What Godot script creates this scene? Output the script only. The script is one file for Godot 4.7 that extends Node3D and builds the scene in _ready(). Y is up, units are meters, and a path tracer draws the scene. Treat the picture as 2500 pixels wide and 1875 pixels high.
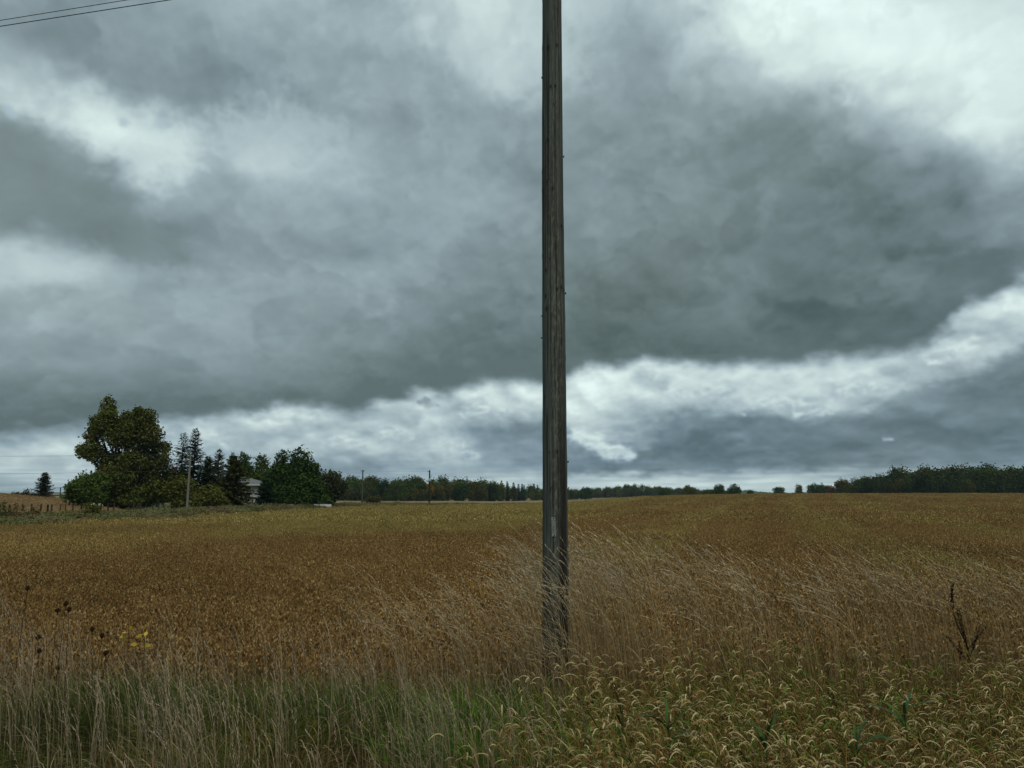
extends Node3D
# A soybean field under broken overcast, seen from the road: weathered utility pole, roadside grasses, farmstead and woods beyond.
# World: camera above the road at the origin, -Z away from the road, y up, metres.

const EYE := 2.2
const GRADE := -0.3            # ground level of the near field

# cloud brightness of the main deck (rows: elevation 3..39 step 3 degrees, columns: azimuth -42..42 step 4), and of the lower sky below its edge (rows: 0..21 step 1.5)
const DECK := [127,119,107,102,101,99,98,98,100,99,99,99,101,104,103,104,106,109,113,118,125,132,
	141,138,132,124,121,116,110,109,106,106,104,104,105,106,106,106,109,112,117,123,131,139,
	157,159,156,152,148,144,140,131,123,117,112,110,108,108,109,109,112,116,123,131,140,147,
	169,178,179,164,164,165,161,154,144,137,128,120,116,114,121,122,117,118,128,145,149,156,
	174,184,199,180,163,164,166,169,160,154,144,135,130,129,135,130,117,117,127,139,155,166,
	171,166,149,134,142,152,150,150,160,160,154,147,142,141,137,129,124,124,134,148,169,179,
	172,168,147,168,186,164,160,157,161,161,158,152,149,147,144,140,138,134,143,183,196,196,
	174,184,205,224,215,187,198,181,163,160,159,155,152,152,150,148,146,144,173,224,218,210,
	170,167,160,154,155,152,167,172,162,159,165,163,159,157,156,157,164,182,226,229,221,216,
	168,163,158,158,156,156,160,156,161,176,192,189,174,167,170,186,213,228,224,219,216,217,
	170,168,167,169,170,168,167,170,182,205,213,205,186,176,204,232,237,233,221,218,217,218,
	173,172,173,174,174,175,177,182,196,212,216,209,198,199,218,225,234,231,225,222,221,221,
	176,177,177,178,180,182,185,190,200,211,215,212,208,211,220,227,231,231,228,226,225,224]
const LOW := [171,167,154,172,179,182,172,160,141,161,180,187,189,200,195,197,198,188,175,179,170,174,
	177,177,183,188,194,192,183,156,149,163,153,157,164,167,157,159,155,151,148,154,159,169,
	184,188,197,198,210,198,190,188,190,187,141,135,154,148,123,127,123,121,120,124,149,166,
	190,197,210,206,214,205,194,200,197,203,166,159,189,164,135,129,133,123,116,115,145,165,
	195,203,214,213,215,213,206,208,203,214,206,204,210,180,167,162,174,157,132,120,149,168,
	199,207,215,216,217,216,215,212,207,210,214,217,221,205,215,210,216,196,177,139,161,174,
	202,209,215,218,218,218,216,213,210,211,216,217,216,212,219,221,220,209,208,182,179,183,
	205,210,215,218,219,218,216,214,212,213,217,216,215,214,216,221,217,211,204,224,197,192,
	207,211,215,218,219,219,216,215,214,215,217,216,215,215,217,219,215,212,208,227,210,201,
	208,212,216,218,219,219,216,215,215,216,217,216,216,216,216,216,215,214,215,225,216,207,
	209,213,216,218,219,219,217,216,215,216,217,217,217,217,216,215,216,216,219,225,220,212,
	210,213,216,218,219,219,218,216,215,217,218,218,218,218,216,215,217,219,221,224,221,215,
	211,214,217,219,220,219,218,217,216,218,219,219,219,218,217,217,219,220,223,225,222,218,
	212,215,217,219,220,220,219,218,217,218,219,220,220,219,219,219,220,222,224,225,223,219,
	213,215,217,219,220,220,219,219,219,219,220,220,220,220,220,220,221,223,225,225,224,221]
const DECK_EDGE := [Vector2(-38.2, 2.9), Vector2(-33.7, 3.5), Vector2(-30, 3.9), Vector2(-26, 4.7), Vector2(-22.5, 4.8), Vector2(-18.3, 5.6), Vector2(-16.4, 6.1), Vector2(-13.8, 6), Vector2(-12.5, 5.7), Vector2(-10.5, 6.3), Vector2(-9.5, 6.6), Vector2(-7.1, 7.4), Vector2(-5.1, 7.2), Vector2(-1.9, 7.7), Vector2(2.2, 7.7), Vector2(3.8, 8.3), Vector2(6.8, 9.3), Vector2(10.2, 9.7), Vector2(15.2, 9.4), Vector2(18.4, 9.1), Vector2(23, 9.1), Vector2(27.3, 9.3), Vector2(28.7, 9.7), Vector2(29.6, 10.3), Vector2(30.5, 11.3), Vector2(31.6, 12.1), Vector2(34.2, 13), Vector2(37.1, 14)]

var rng := RandomNumberGenerator.new()
var n_warp := FastNoiseLite.new()
var n_fine := FastNoiseLite.new()
var n_big := FastNoiseLite.new()
var n_ground := FastNoiseLite.new()
var M := {}
var used := {}
var bodies := []
var sky_parts := []

# ------------------------------------------------------------------ helpers
class Bag:
	var v := PackedVector3Array()
	var c := PackedColorArray()
	var i := PackedInt32Array()
	func quad(a: Vector3, b: Vector3, d: Vector3, e: Vector3, col: Color, col2: Color) -> void:
		var n := v.size()
		v.push_back(a); v.push_back(b); v.push_back(d); v.push_back(e)
		c.push_back(col); c.push_back(col); c.push_back(col2); c.push_back(col2)
		i.push_back(n); i.push_back(n + 1); i.push_back(n + 2); i.push_back(n); i.push_back(n + 2); i.push_back(n + 3)
	func leaf(p: Vector3, along: Vector3, side: Vector3, col: Color) -> void:   # a rhombus, widest a little before its middle
		var n := v.size()
		v.push_back(p); v.push_back(p + along * 0.42 + side); v.push_back(p + along); v.push_back(p + along * 0.42 - side)
		c.push_back(col); c.push_back(col); c.push_back(col); c.push_back(col)
		i.push_back(n); i.push_back(n + 1); i.push_back(n + 2); i.push_back(n); i.push_back(n + 2); i.push_back(n + 3)
	func tube(pts: PackedVector3Array, radii: PackedFloat32Array, col: Color, sides := 6, colors := PackedColorArray()) -> void:
		var n := v.size()
		for k in pts.size():
			var dir := (pts[mini(k + 1, pts.size() - 1)] - pts[maxi(k - 1, 0)]).normalized()
			var a := dir.cross(Vector3(0.31, 0.17, 0.93)).normalized()
			var b := dir.cross(a)
			for s in sides:
				var w := TAU * s / sides
				v.push_back(pts[k] + (a * cos(w) + b * sin(w)) * radii[k])
				c.push_back(colors[k] if colors.size() else col)
		for k in pts.size() - 1:
			for s in sides:
				var p := n + k * sides + s
				var q := n + k * sides + (s + 1) % sides
				i.push_back(p); i.push_back(q); i.push_back(p + sides)
				i.push_back(q); i.push_back(q + sides); i.push_back(p + sides)
	func box(at: Vector3, size: Vector3, col: Color, turn := Basis()) -> void:
		for f in 6:
			var ax := f / 2
			var s := 1.0 if f % 2 == 0 else -1.0
			var nrm := Vector3.ZERO; nrm[ax] = s
			var u := Vector3.ZERO; u[(ax + 1) % 3] = 1.0
			var w := nrm.cross(u)
			var h := size * 0.5
			quad(at + turn * ((nrm - u - w) * h), at + turn * ((nrm + u - w) * h), at + turn * ((nrm + u + w) * h), at + turn * ((nrm - u + w) * h), col, col)
	func mesh(smooth := false) -> ArrayMesh:
		var m := ArrayMesh.new()
		var a := []
		a.resize(Mesh.ARRAY_MAX)
		a[Mesh.ARRAY_VERTEX] = v
		a[Mesh.ARRAY_COLOR] = c
		a[Mesh.ARRAY_INDEX] = i
		if smooth:
			var nn := PackedVector3Array()
			nn.resize(v.size())
			for k in range(0, i.size(), 3):
				var f := (v[i[k + 2]] - v[i[k]]).cross(v[i[k + 1]] - v[i[k]])
				for j in 3:
					nn[i[k + j]] += f
			for k in nn.size():
				nn[k] = nn[k].normalized() if nn[k].length_squared() > 0.0 else Vector3.UP
			a[Mesh.ARRAY_NORMAL] = nn
		m.add_surface_from_arrays(Mesh.PRIMITIVE_TRIANGLES, a)
		return m

func numbered(called: String) -> String:
	var n: int = used.get(called, 0)
	used[called] = n + 1
	return called if n == 0 else "%s_%03d" % [called, n]

func tag(o: Node, label: String, category := "", group := "", kind := "") -> void:
	if label: o.set_meta("label", label)
	if category: o.set_meta("category", category)
	if group: o.set_meta("group", group)
	if kind: o.set_meta("kind", kind)

func thing(called: String, label: String, category: String, at: Vector3, turn := 0.0, group := "") -> Node3D:
	var o := Node3D.new()
	o.name = numbered(called)
	add_child(o, true)
	o.position = at
	o.rotation.y = turn
	tag(o, label, category, group)
	return o

func part(called: String, mesh: Mesh, mat: Material, parent: Node) -> MeshInstance3D:
	var o := MeshInstance3D.new()
	o.name = called if parent != self else numbered(called)
	o.mesh = mesh
	o.material_override = mat
	parent.add_child(o, true)
	return o

func scatter(called: String, mesh: Mesh, mat: Material, places: Array, tints: PackedColorArray, label: String, category: String, parent: Node = self) -> MultiMeshInstance3D:
	var mm := MultiMesh.new()
	mm.transform_format = MultiMesh.TRANSFORM_3D
	mm.use_colors = true
	mm.mesh = mesh
	mm.instance_count = places.size()
	for k in places.size():
		mm.set_instance_transform(k, places[k])
		mm.set_instance_color(k, tints[k])
	var o := MultiMeshInstance3D.new()
	o.name = numbered(called) if parent == self else called
	o.multimesh = mm
	o.material_override = mat
	parent.add_child(o, true)
	if parent == self:
		tag(o, label, category, "", "stuff")
	else:
		o.set_meta("kind", "stuff")
	return o

func matte(called: String, rough := 0.9, spec := 0.3) -> StandardMaterial3D:
	var m := StandardMaterial3D.new()
	m.resource_name = called
	m.vertex_color_use_as_albedo = true
	m.roughness = rough
	m.metallic_specular = spec
	m.cull_mode = BaseMaterial3D.CULL_DISABLED
	return m

func sstep(a: float, b: float, x: float) -> float:
	var t := clampf((x - a) / (b - a), 0.0, 1.0)
	return t * t * (3.0 - 2.0 * t)

func curve_at(pts: Array, x: float) -> float:      # piecewise linear through Vector2 points sorted by x
	if x <= pts[0].x: return pts[0].y
	for k in range(1, pts.size()):
		if x < pts[k].x:
			var f: float = (x - pts[k - 1].x) / (pts[k].x - pts[k - 1].x)
			return lerpf(pts[k - 1].y, pts[k].y, f)
	return pts[-1].y

# ------------------------------------------------------------------ sky
func grid_at(g: Array, cols: int, fx: float, fy: float) -> float:
	var rows := g.size() / cols
	fx = clampf(fx, 0.0, cols - 1.001)
	fy = clampf(fy, 0.0, rows - 1.001)
	var x := int(fx)
	var y := int(fy)
	var u := fx - x
	var v := fy - y
	u = lerpf(u, u * u * (3.0 - 2.0 * u), 0.6)
	v = lerpf(v, v * v * (3.0 - 2.0 * v), 0.6)
	var at := y * cols + x
	return lerpf(lerpf(g[at], g[at + 1], u), lerpf(g[at + cols], g[at + cols + 1], u), v)

func body(points: Array, soft: float, rough: float, level: float, amount: float, blue := 0.0) -> void:   # a cloud with an outline of its own
	var p := PackedVector2Array(points)
	var lo := p[0]
	var hi := p[0]
	for q in p:
		lo = lo.min(q); hi = hi.max(q)
	bodies.append({"p": p, "lo": lo - Vector2(3, 3), "hi": hi + Vector2(3, 3), "soft": soft, "rough": rough, "level": level, "amount": amount, "blue": blue})

func puff(circles: Array, soft: float, rough: float, level: float, base: float, amount := 1.0, blue := 0.0) -> void:   # a cumulus: circles (azimuth, elevation, radius) with a billowed edge
	var lo := Vector2(1e3, 1e3)
	var hi := -lo
	for q in circles:
		lo = lo.min(Vector2(q.x, q.y) - Vector2(q.z, q.z) * 2.5); hi = hi.max(Vector2(q.x, q.y) + Vector2(q.z, q.z) * 2.5)
	bodies.append({"circles": circles, "lo": lo, "hi": hi, "soft": soft, "rough": rough, "level": level, "base": base, "amount": amount, "blue": blue})

func inside_by(p: PackedVector2Array, q: Vector2) -> float:      # signed distance to an outline, positive inside
	var best := 1e9
	var odd := false
	var b := p[p.size() - 1]
	for a in p:
		var ab := b - a
		var aq := q - a
		best = minf(best, (aq - ab * clampf(aq.dot(ab) / ab.length_squared(), 0.0, 1.0)).length_squared())
		if (a.y > q.y) != (b.y > q.y) and q.x < (b.x - a.x) * (q.y - a.y) / (b.y - a.y) + a.x:
			odd = not odd
		b = a
	return sqrt(best) if odd else -sqrt(best)

func sky_color(az: float, el: float) -> Color:
	var ar := deg_to_rad(az)
	var er := deg_to_rad(el)
	var d := Vector3(sin(ar) * cos(er), sin(er), -cos(ar) * cos(er))
	var flat := clampf(el / 9.0, 0.22, 1.0)               # clouds near the horizon are seen edge-on
	var q := Vector3(sin(ar) * 57.3, el + 8.0 * log(1.0 + maxf(el, 0.0) / 3.0), -cos(ar) * 57.3)
	var wa := n_warp.get_noise_3dv(q)
	var wb := n_warp.get_noise_3dv(q + Vector3(311, 57, 129))
	var f1 := n_fine.get_noise_3dv(q)
	var f2 := n_fine.get_noise_3dv(q + Vector3(91, 203, 17))
	var a := az + wa * 3.2 + f1 * 0.75
	var e := el + (wb * 2.4 + f2 * 0.6) * flat
	var edge := curve_at(DECK_EDGE, az + f1 * 0.9) + wb * 0.55 + f1 * 0.35 + n_fine.get_noise_3dv(q * 2.6) * 0.16
	# main deck and the lower sky under its edge
	var up := grid_at(DECK, 22, (a + 42.0) / 4.0, (e - 3.0) / 3.0)
	var lo := grid_at(LOW, 22, (a + 42.0) / 4.0, (el + (wb * 1.0 + f2 * 0.5) * flat) / 1.5)
	lo += (wa * 22.0 + f1 * 8.0) * sstep(0.0, 3.0, el) * (1.0 - 0.4 * sstep(190.0, 140.0, lo))
	if el < 2.4:                                          # far banks of cloud: thin level streaks
		var st := n_fine.get_noise_3dv(Vector3(d.x * 40.0, el * 16.0, d.z * 40.0))
		lo += st * 34.0 * sstep(2.6, 1.2, el) + 26.0 * sstep(2.1, 1.3, el) * sstep(-20.0, 0.0, az) * sstep(0.0, 0.6, el)
	var m := sstep(-0.55, 0.85, el - edge)
	var over := q + Vector3(0.35, 1.5, 0.0)
	var relief := f1 - n_fine.get_noise_3dv(over)
	var big_relief := wa - n_warp.get_noise_3dv(q + Vector3(1.0, 4.0, 0.0))
	var relief2 := n_fine.get_noise_3dv(q * 2.3) - n_fine.get_noise_3dv(q * 2.3 + Vector3(0.5, 1.6, 0.0))
	lo += relief2 * 11.0 * sstep(0.8, 2.5, el)
	var sh1 := n_warp.get_noise_3dv(q * 1.25 + Vector3(wb * 9.0, 40.0 + f1 * 3.0, wa * 9.0))
	var sh2 := n_warp.get_noise_3dv(q * 2.6 + Vector3(f1 * 5.0, 90.0 + wa * 6.0, f2 * 5.0))
	var sheets := (sstep(-0.1, 0.16, sh1) - 0.5) * 1.0 + (sstep(-0.12, 0.14, sh2) - 0.5) * 0.6
	up += relief2 * 3.0 + sheets * (9.0 + 9.0 * sstep(185.0, 220.0, up))
	lo += sheets * 15.0 * sstep(1.2, 3.0, el)
	lo += relief * 22.0 * sstep(0.6, 2.5, el) * (1.0 - 0.5 * sstep(170.0, 130.0, lo)) + big_relief * 26.0
	up = 151.0 + (up - 155.0) * 1.08
	up = lerpf(up, 104.0, 0.5 * sstep(4.5, 0.5, el - edge) * sstep(175.0, 135.0, up) * (0.7 + wa))
	up = maxf(up, lerpf(108.0, 100.0, sstep(9.0, 13.0, el)))
	up += f1 * 6.0 + wa * 6.0 + relief * 5.0 + big_relief * 10.0
	var l := lerpf(lo, up, m)
	var blue := n_big.get_noise_3dv(q * 1.7) * 3.5 + 2.0 + sstep(9.0, 3.0, el) * (1.0 - m) * 4.0 * sstep(205.0, 150.0, l)
	# everything outside the part of the sky over the field: the same broken overcast, laid out on a level layer
	var wide := sstep(37.0, 47.0, absf(az)) 
	wide = maxf(wide, sstep(34.0, 44.0, el))
	if wide > 0.0:
		var g := Vector3(d.x, 0.0, d.z) / (maxf(d.y, 0.0) + 0.16)
		var c := n_big.get_noise_3dv(g * 55.0) * 1.25 + n_warp.get_noise_3dv(g * 42.0 + Vector3(7, 1, 3)) * 0.5
		var other := lerpf(139.0, 204.0, sstep(20.0, 60.0, el)) + 60.0 * c
		other = lerpf(other, 185.0 + 40.0 * c, sstep(8.0, 3.0, el))
		l = lerpf(l, clampf(other, 108.0, 240.0), wide)
	for b in bodies:
		if az < b.lo.x or az > b.hi.x or el < b.lo.y or el > b.hi.y:
			continue
		var k: float
		var level: float = b.level
		if b.has("p"):
			k = inside_by(b.p, Vector2(az + (wa * 1.3 + f1 * 0.6) * b.rough, el + (wb * 1.1 + f2 * 0.5) * b.rough * flat)) + n_fine.get_noise_3dv(q * 2.7) * 0.25 * b.rough - (absf(n_fine.get_noise_3dv(q * 1.3)) - 0.2) * 1.5 * b.rough * b.soft
			level += f1 * 8.0 + wa * 8.0 + (sheets * 11.0 + relief * 9.0 + relief2 * 3.0 if el < 10.0 else 0.0)
		else:
			var s := 0.0
			var low := 1e3
			for o in b.circles:
				var dx: float = (az + f1 * 0.5 * b.rough - o.x) / o.z
				var dy: float = (el + f2 * 0.4 * b.rough - o.y) / (o.z * 0.85)
				s += exp(-1.4 * (dx * dx + dy * dy))
				low = minf(low, o.y - o.z * 0.8)
			var billow := absf(n_fine.get_noise_3dv(q * 2.2)) * 0.7 + absf(n_fine.get_noise_3dv(q * 5.0)) * 0.35
			k = (s - 0.3 - billow * 0.75 * b.rough) * 0.8
			var lit := absf(n_fine.get_noise_3dv(q * 2.2)) - absf(n_fine.get_noise_3dv(q * 2.2 + Vector3(0.5, 1.3, 0.0))) + 0.5 * relief2
			level = lerpf(b.base, b.level, clampf(0.15 + 0.6 * sstep(low - 0.1, low + 1.6, el) - lit * 1.1, 0.0, 1.0))
		var w := sstep(-b.soft, b.soft, k) * float(b.amount)
		l = lerpf(l, level, w)
		blue = lerpf(blue, blue + b.blue, w)
	l = clampf(l, 92.0, 250.0)
	blue *= lerpf(1.0, 0.3, sstep(170.0, 205.0, l))
	var dim := sstep(190.0, 110.0, l)
	var r := l - 18.0 + 2.0 * dim - blue * 0.5
	var bl := l + lerpf(-1.0, 3.0, sstep(100.0, 150.0, l)) - 7.0 * sstep(190.0, 240.0, l) + blue
	return Color(r / 255.0, l / 255.0, bl / 255.0).srgb_to_linear()

func sky_rows(k: int) -> void:       # one band of the finely computed part of the sky
	var job: Dictionary = sky_parts[k]
	var data := PackedFloat32Array()
	data.resize(job.w * job.h * 4)
	var at := 0
	for y in job.h:
		var el: float = 90.0 - (job.y0 + y + 0.5) * job.step
		for x in job.w:
			var c := sky_color(job.az0 + (x + 0.5) * job.step, el)
			data[at] = c.r; data[at + 1] = c.g; data[at + 2] = c.b; data[at + 3] = 1.0
			at += 4
	job.data = data

func make_sky() -> Image:
	n_warp.seed = 11; n_warp.frequency = 0.055; n_warp.fractal_octaves = 4
	n_fine.seed = 23; n_fine.frequency = 0.24; n_fine.fractal_octaves = 4; n_fine.fractal_gain = 0.55
	n_big.seed = 5; n_big.frequency = 0.02; n_big.fractal_octaves = 4
	for n in [n_warp, n_fine, n_big]:
		n.noise_type = FastNoiseLite.TYPE_SIMPLEX_SMOOTH
		n.fractal_type = FastNoiseLite.FRACTAL_FBM
	body([Vector2(-10, 36.7), Vector2(-8.4, 33), Vector2(-6.5, 31.4), Vector2(-3.9, 30), Vector2(-1, 29.2), Vector2(2, 29.2), Vector2(4.6, 30.6), Vector2(5, 32.9), Vector2(6.9, 35), Vector2(6.9, 36.9)], 2.2, 1.3, 210.0, 0.45)
	body([Vector2(-21.8, 25.7), Vector2(-19.3, 26.5), Vector2(-16.6, 26.5), Vector2(-14.6, 26), Vector2(-13.8, 24.9), Vector2(-16.5, 23.7), Vector2(-19.8, 23.1), Vector2(-22, 23.6)], 1.2, 1.4, 205.0, 0.5)
	body([Vector2(-38.2, 15), Vector2(-33.2, 16), Vector2(-31.3, 15.5), Vector2(-29.4, 15.2), Vector2(-29.6, 14), Vector2(-32.5, 13.3), Vector2(-37.9, 12.2)], 1.0, 1.2, 208.0, 0.55)
	body([Vector2(-33.8, 23.3), Vector2(-31.6, 24.9), Vector2(-28.8, 25.2), Vector2(-26.5, 25.2), Vector2(-24, 24.3), Vector2(-23.4, 22.8), Vector2(-26.7, 20.4), Vector2(-28.1, 20.6), Vector2(-28.9, 21.7), Vector2(-30.8, 22.6), Vector2(-32.5, 22.9)], 1.5, 1.2, 236.0, 0.55, -1.0)
	body([Vector2(-39, 21.6), Vector2(-33.8, 23), Vector2(-31.4, 22.5), Vector2(-29.2, 21.7), Vector2(-29.4, 20.7), Vector2(-27.8, 19.7), Vector2(-26, 18.4), Vector2(-24.1, 17.5), Vector2(-23.4, 16), Vector2(-24.9, 15.2), Vector2(-28.1, 16), Vector2(-30.9, 16.6), Vector2(-33.3, 16.7), Vector2(-38.5, 15.9)], 0.8, 1.2, 136.0, 0.8, -1.0)
	body([Vector2(14.6, 35.4), Vector2(15.2, 33.2), Vector2(18.5, 31.3), Vector2(21.1, 29.8), Vector2(23.6, 28.5), Vector2(26.6, 27.4), Vector2(28.9, 26.8), Vector2(29.9, 25.4), Vector2(31.5, 24.1), Vector2(33.2, 22.3), Vector2(36.2, 20.1), Vector2(39.4, 19.4), Vector2(40.5, 29.2)], 1.2, 1.6, 230.0, 0.4, -2.0)
	body([Vector2(10.1, 4.6), Vector2(11.8, 5.8), Vector2(14.1, 6), Vector2(17.9, 6.1), Vector2(21.6, 5.1), Vector2(25.1, 5.8), Vector2(26.9, 6.8), Vector2(29.4, 7.5), Vector2(31.5, 8.1), Vector2(34.1, 9.1), Vector2(37.3, 9), Vector2(36.8, 2.2), Vector2(33.3, 1.9), Vector2(29.5, 2), Vector2(25.5, 2), Vector2(21.1, 1.6), Vector2(13.3, 1.5), Vector2(3.6, 1.4), Vector2(3.7, 2.8), Vector2(9.3, 2.7)], 0.45, 1.2, 124.0, 0.68, 3.0)
	body([Vector2(-4.2, 4.8), Vector2(-0.9, 5.3), Vector2(1.5, 4.5), Vector2(4.4, 4), Vector2(4.4, 1.2), Vector2(-12.3, 0.7), Vector2(-13, 1.5), Vector2(-3.6, 2), Vector2(-1.9, 2.6)], 0.4, 1.0, 146.0, 0.5, 3.0)
	puff([Vector3(4.89, 4.37, 0.79), Vector3(6.15, 3.78, 0.91), Vector3(6.99, 2.93, 0.67), Vector3(7.84, 3.09, 0.79), Vector3(8.74, 2.78, 0.49)], 0.34, 0.9, 238.0, 205.0, 0.85)
	puff([Vector3(18.57, 6.45, 0.61), Vector3(19.51, 6.61, 0.73), Vector3(20.72, 6.11, 0.79), Vector3(21.91, 5.87, 0.67), Vector3(22.65, 5.71, 0.3), Vector3(20.44, 5.41, 0.3)], 0.3, 1.0, 224.0, 185.0, 0.85)
	puff([Vector3(25.9, 3.73, 0.27), Vector3(26.24, 3.72, 0.18)], 0.35, 1.25, 214.0, 180.0, 0.8)
	puff([Vector3(-5.69, 2.76, 0.91), Vector3(-4.16, 3.35, 0.91), Vector3(-2.96, 2.77, 0.55), Vector3(-5.19, 3.62, 0.67)], 0.34, 0.9, 218.0, 180.0, 0.8)
	puff([Vector3(16.87, 5.78, 0.24)], 0.2, 1.0, 195.0, 180.0, 0.8)
	for p in [[Vector3(-13.08, 3.61, 0.73), Vector3(-12.1, 3.89, 0.85), Vector3(-10.93, 3.5, 0.61)], [Vector3(-9.78, 4.26, 0.67), Vector3(-8.78, 4.54, 0.79), Vector3(-7.75, 4.11, 0.61)], [Vector3(-15.15, 2.68, 0.49), Vector3(-14.75, 2.92, 0.37)], [Vector3(-22.15, 3.53, 0.73), Vector3(-21.27, 3.87, 0.79), Vector3(-20.34, 3.34, 0.55)], [Vector3(-18.28, 5.41, 0.61), Vector3(-17.02, 5.58, 0.73), Vector3(-15.74, 5.32, 0.67), Vector3(-14.45, 5.45, 0.61)], [Vector3(-2.29, 6.38, 0.79), Vector3(-3.67, 6.03, 0.67), Vector3(-0.73, 6.18, 0.73)], [Vector3(12.8, 7.24, 0.79), Vector3(14.13, 7.54, 0.73), Vector3(15.42, 7.22, 0.67)], [Vector3(24.63, 7.13, 0.79), Vector3(23.45, 6.88, 0.61), Vector3(25.78, 7.16, 0.61)], [Vector3(30.29, 9.12, 0.79), Vector3(29.2, 8.76, 0.67), Vector3(31.37, 9.61, 0.67)]]:
		puff(p, 0.3, 0.9, 231.0, 182.0, 0.8)
	for p in [[Vector3(-8.53, 5.74, 1.22), Vector3(-7.44, 5.48, 0.79)], [Vector3(-19.3, 4.01, 1.22), Vector3(-20.4, 4.54, 0.73), Vector3(-18.19, 3.45, 0.73)], [Vector3(-6.4, 6.72, 0.4), Vector3(-5.82, 6.56, 0.27)], [Vector3(9.82, 8.61, 1.04), Vector3(11.15, 7.89, 0.79)], [Vector3(26.21, 8.22, 0.49), Vector3(26.68, 8, 0.27)], [Vector3(-7.73, 2.85, 1.28), Vector3(-5.69, 2.59, 0.79)], [Vector3(-27.75, 2.46, 1.83), Vector3(-30.6, 1.95, 1.22)], [Vector3(-15.7, 4.49, 0.67), Vector3(-16.58, 2.5, 1.04)], [Vector3(-0.55, 5.18, 0.67)]]:
		puff(p, 0.4, 1.0, 186.0, 164.0, 0.7)
	puff([Vector3(-6.61, 6.96, 0.37), Vector3(-7.12, 6.82, 0.24)], 0.25, 1.0, 150.0, 150.0, 0.8)
	puff([Vector3(-28.2, 24.19, 0.43), Vector3(-25.96, 24.62, 0.43), Vector3(-34.73, 23.38, 0.49)], 0.4, 1.0, 188.0, 188.0, 0.7, 12.0)
	var w := 4096
	var coarse := {"w": 360, "h": 90, "y0": 0, "az0": -180.0, "step": 1.0}
	var step := 360.0 / w
	var az0 := -48.0
	var fine_w := int(96.0 / step)
	var y_top := int((90.0 - 46.0) / step)
	var y_bottom := int(90.0 / step)
	sky_parts = [coarse]
	var bands := 12
	var per := int(ceil((y_bottom - y_top) / float(bands)))
	for k in bands:
		var h := mini(per, y_bottom - y_top - k * per)
		sky_parts.append({"w": fine_w, "h": h, "y0": y_top + k * per, "az0": az0, "step": step})
	var task := WorkerThreadPool.add_group_task(sky_rows, sky_parts.size())
	WorkerThreadPool.wait_for_group_task_completion(task)
	var rough := Image.create_from_data(360, 90, false, Image.FORMAT_RGBAF, sky_parts[0].data.to_byte_array())
	rough.resize(w, w / 4, Image.INTERPOLATE_CUBIC)
	var img := Image.create(w, w / 2, false, Image.FORMAT_RGBAF)
	img.fill(Color(0.05, 0.045, 0.035))
	var forward := w / 2                                    # rough starts at azimuth -180; the panorama starts straight ahead
	img.blit_rect(rough, Rect2i(forward, 0, w / 2, w / 4), Vector2i(0, 0))
	img.blit_rect(rough, Rect2i(0, 0, w / 2, w / 4), Vector2i(w / 2, 0))
	for k in range(1, sky_parts.size()):
		var j: Dictionary = sky_parts[k]
		var piece := Image.create_from_data(j.w, j.h, false, Image.FORMAT_RGBAF, j.data.to_byte_array())
		img.blit_rect(piece, Rect2i(fine_w / 2, 0, fine_w - fine_w / 2, j.h), Vector2i(0, j.y0))
		img.blit_rect(piece, Rect2i(0, 0, fine_w / 2, j.h), Vector2i(w - fine_w / 2, j.y0))
	return img

# ------------------------------------------------------------------ the lie of the land
const FAR_RISE := [Vector2(-0.1, -0.4), Vector2(0.08, -0.62), Vector2(0.17, 0.7), Vector2(0.3, 1.45), Vector2(0.4, 1.6)]      # bearing (x / distance) -> level of the land 240 m out
const VERGE_NEAR := [Vector2(-1.0, 36.0), Vector2(-0.66, 49.0), Vector2(-0.417, 68.0), Vector2(-0.218, 112.0), Vector2(-0.107, 136.0), Vector2(0.04, 180.0), Vector2(0.09, 215.0), Vector2(0.2, 290.0), Vector2(1.0, 300.0)]
const VERGE_FAR := [Vector2(-1.0, 50.0), Vector2(-0.66, 66.0), Vector2(-0.417, 86.0), Vector2(-0.218, 132.0), Vector2(-0.107, 152.0), Vector2(0.04, 188.0), Vector2(0.06, 200.0)]

func land(x: float, z: float) -> float:
	var d := -z
	if d < 1.0:
		return -0.02
	var t := clampf(x / d, -0.95, 0.95)
	var h := lerpf(-0.02, GRADE, sstep(2.0, 6.0, d))
	h = lerpf(h, curve_at(FAR_RISE, t), sstep(40.0, 240.0, d))
	h -= 2.2 * sstep(262.0, 480.0, d)
	h += clampf((-t - 0.45) / 0.215, 0.0, 1.6) * 2.5 * sstep(74.0, 128.0, d)
	h += clampf(n_ground.get_noise_2d(x * 0.35, z * 0.35), -0.6, 0.6) * 0.22 * sstep(5.0, 30.0, d)
	h += sstep(900.0, 2400.0, d) * 3.0
	return h

func on_land(t: float, d: float, above := 0.0) -> Vector3:
	return Vector3(t * d, land(t * d, -d) + above, -d)

func chance(a: float, b: float) -> float:
	return rng.randf_range(a, b)

func turned(y: float, size: Vector3, tilt := 0.0, tilt_dir := 0.0) -> Basis:
	var b := Basis(Vector3.UP, y).scaled_local(size)
	if tilt != 0.0:
		b = Basis(Vector3(cos(tilt_dir), 0, sin(tilt_dir)), tilt) * b
	return b

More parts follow.
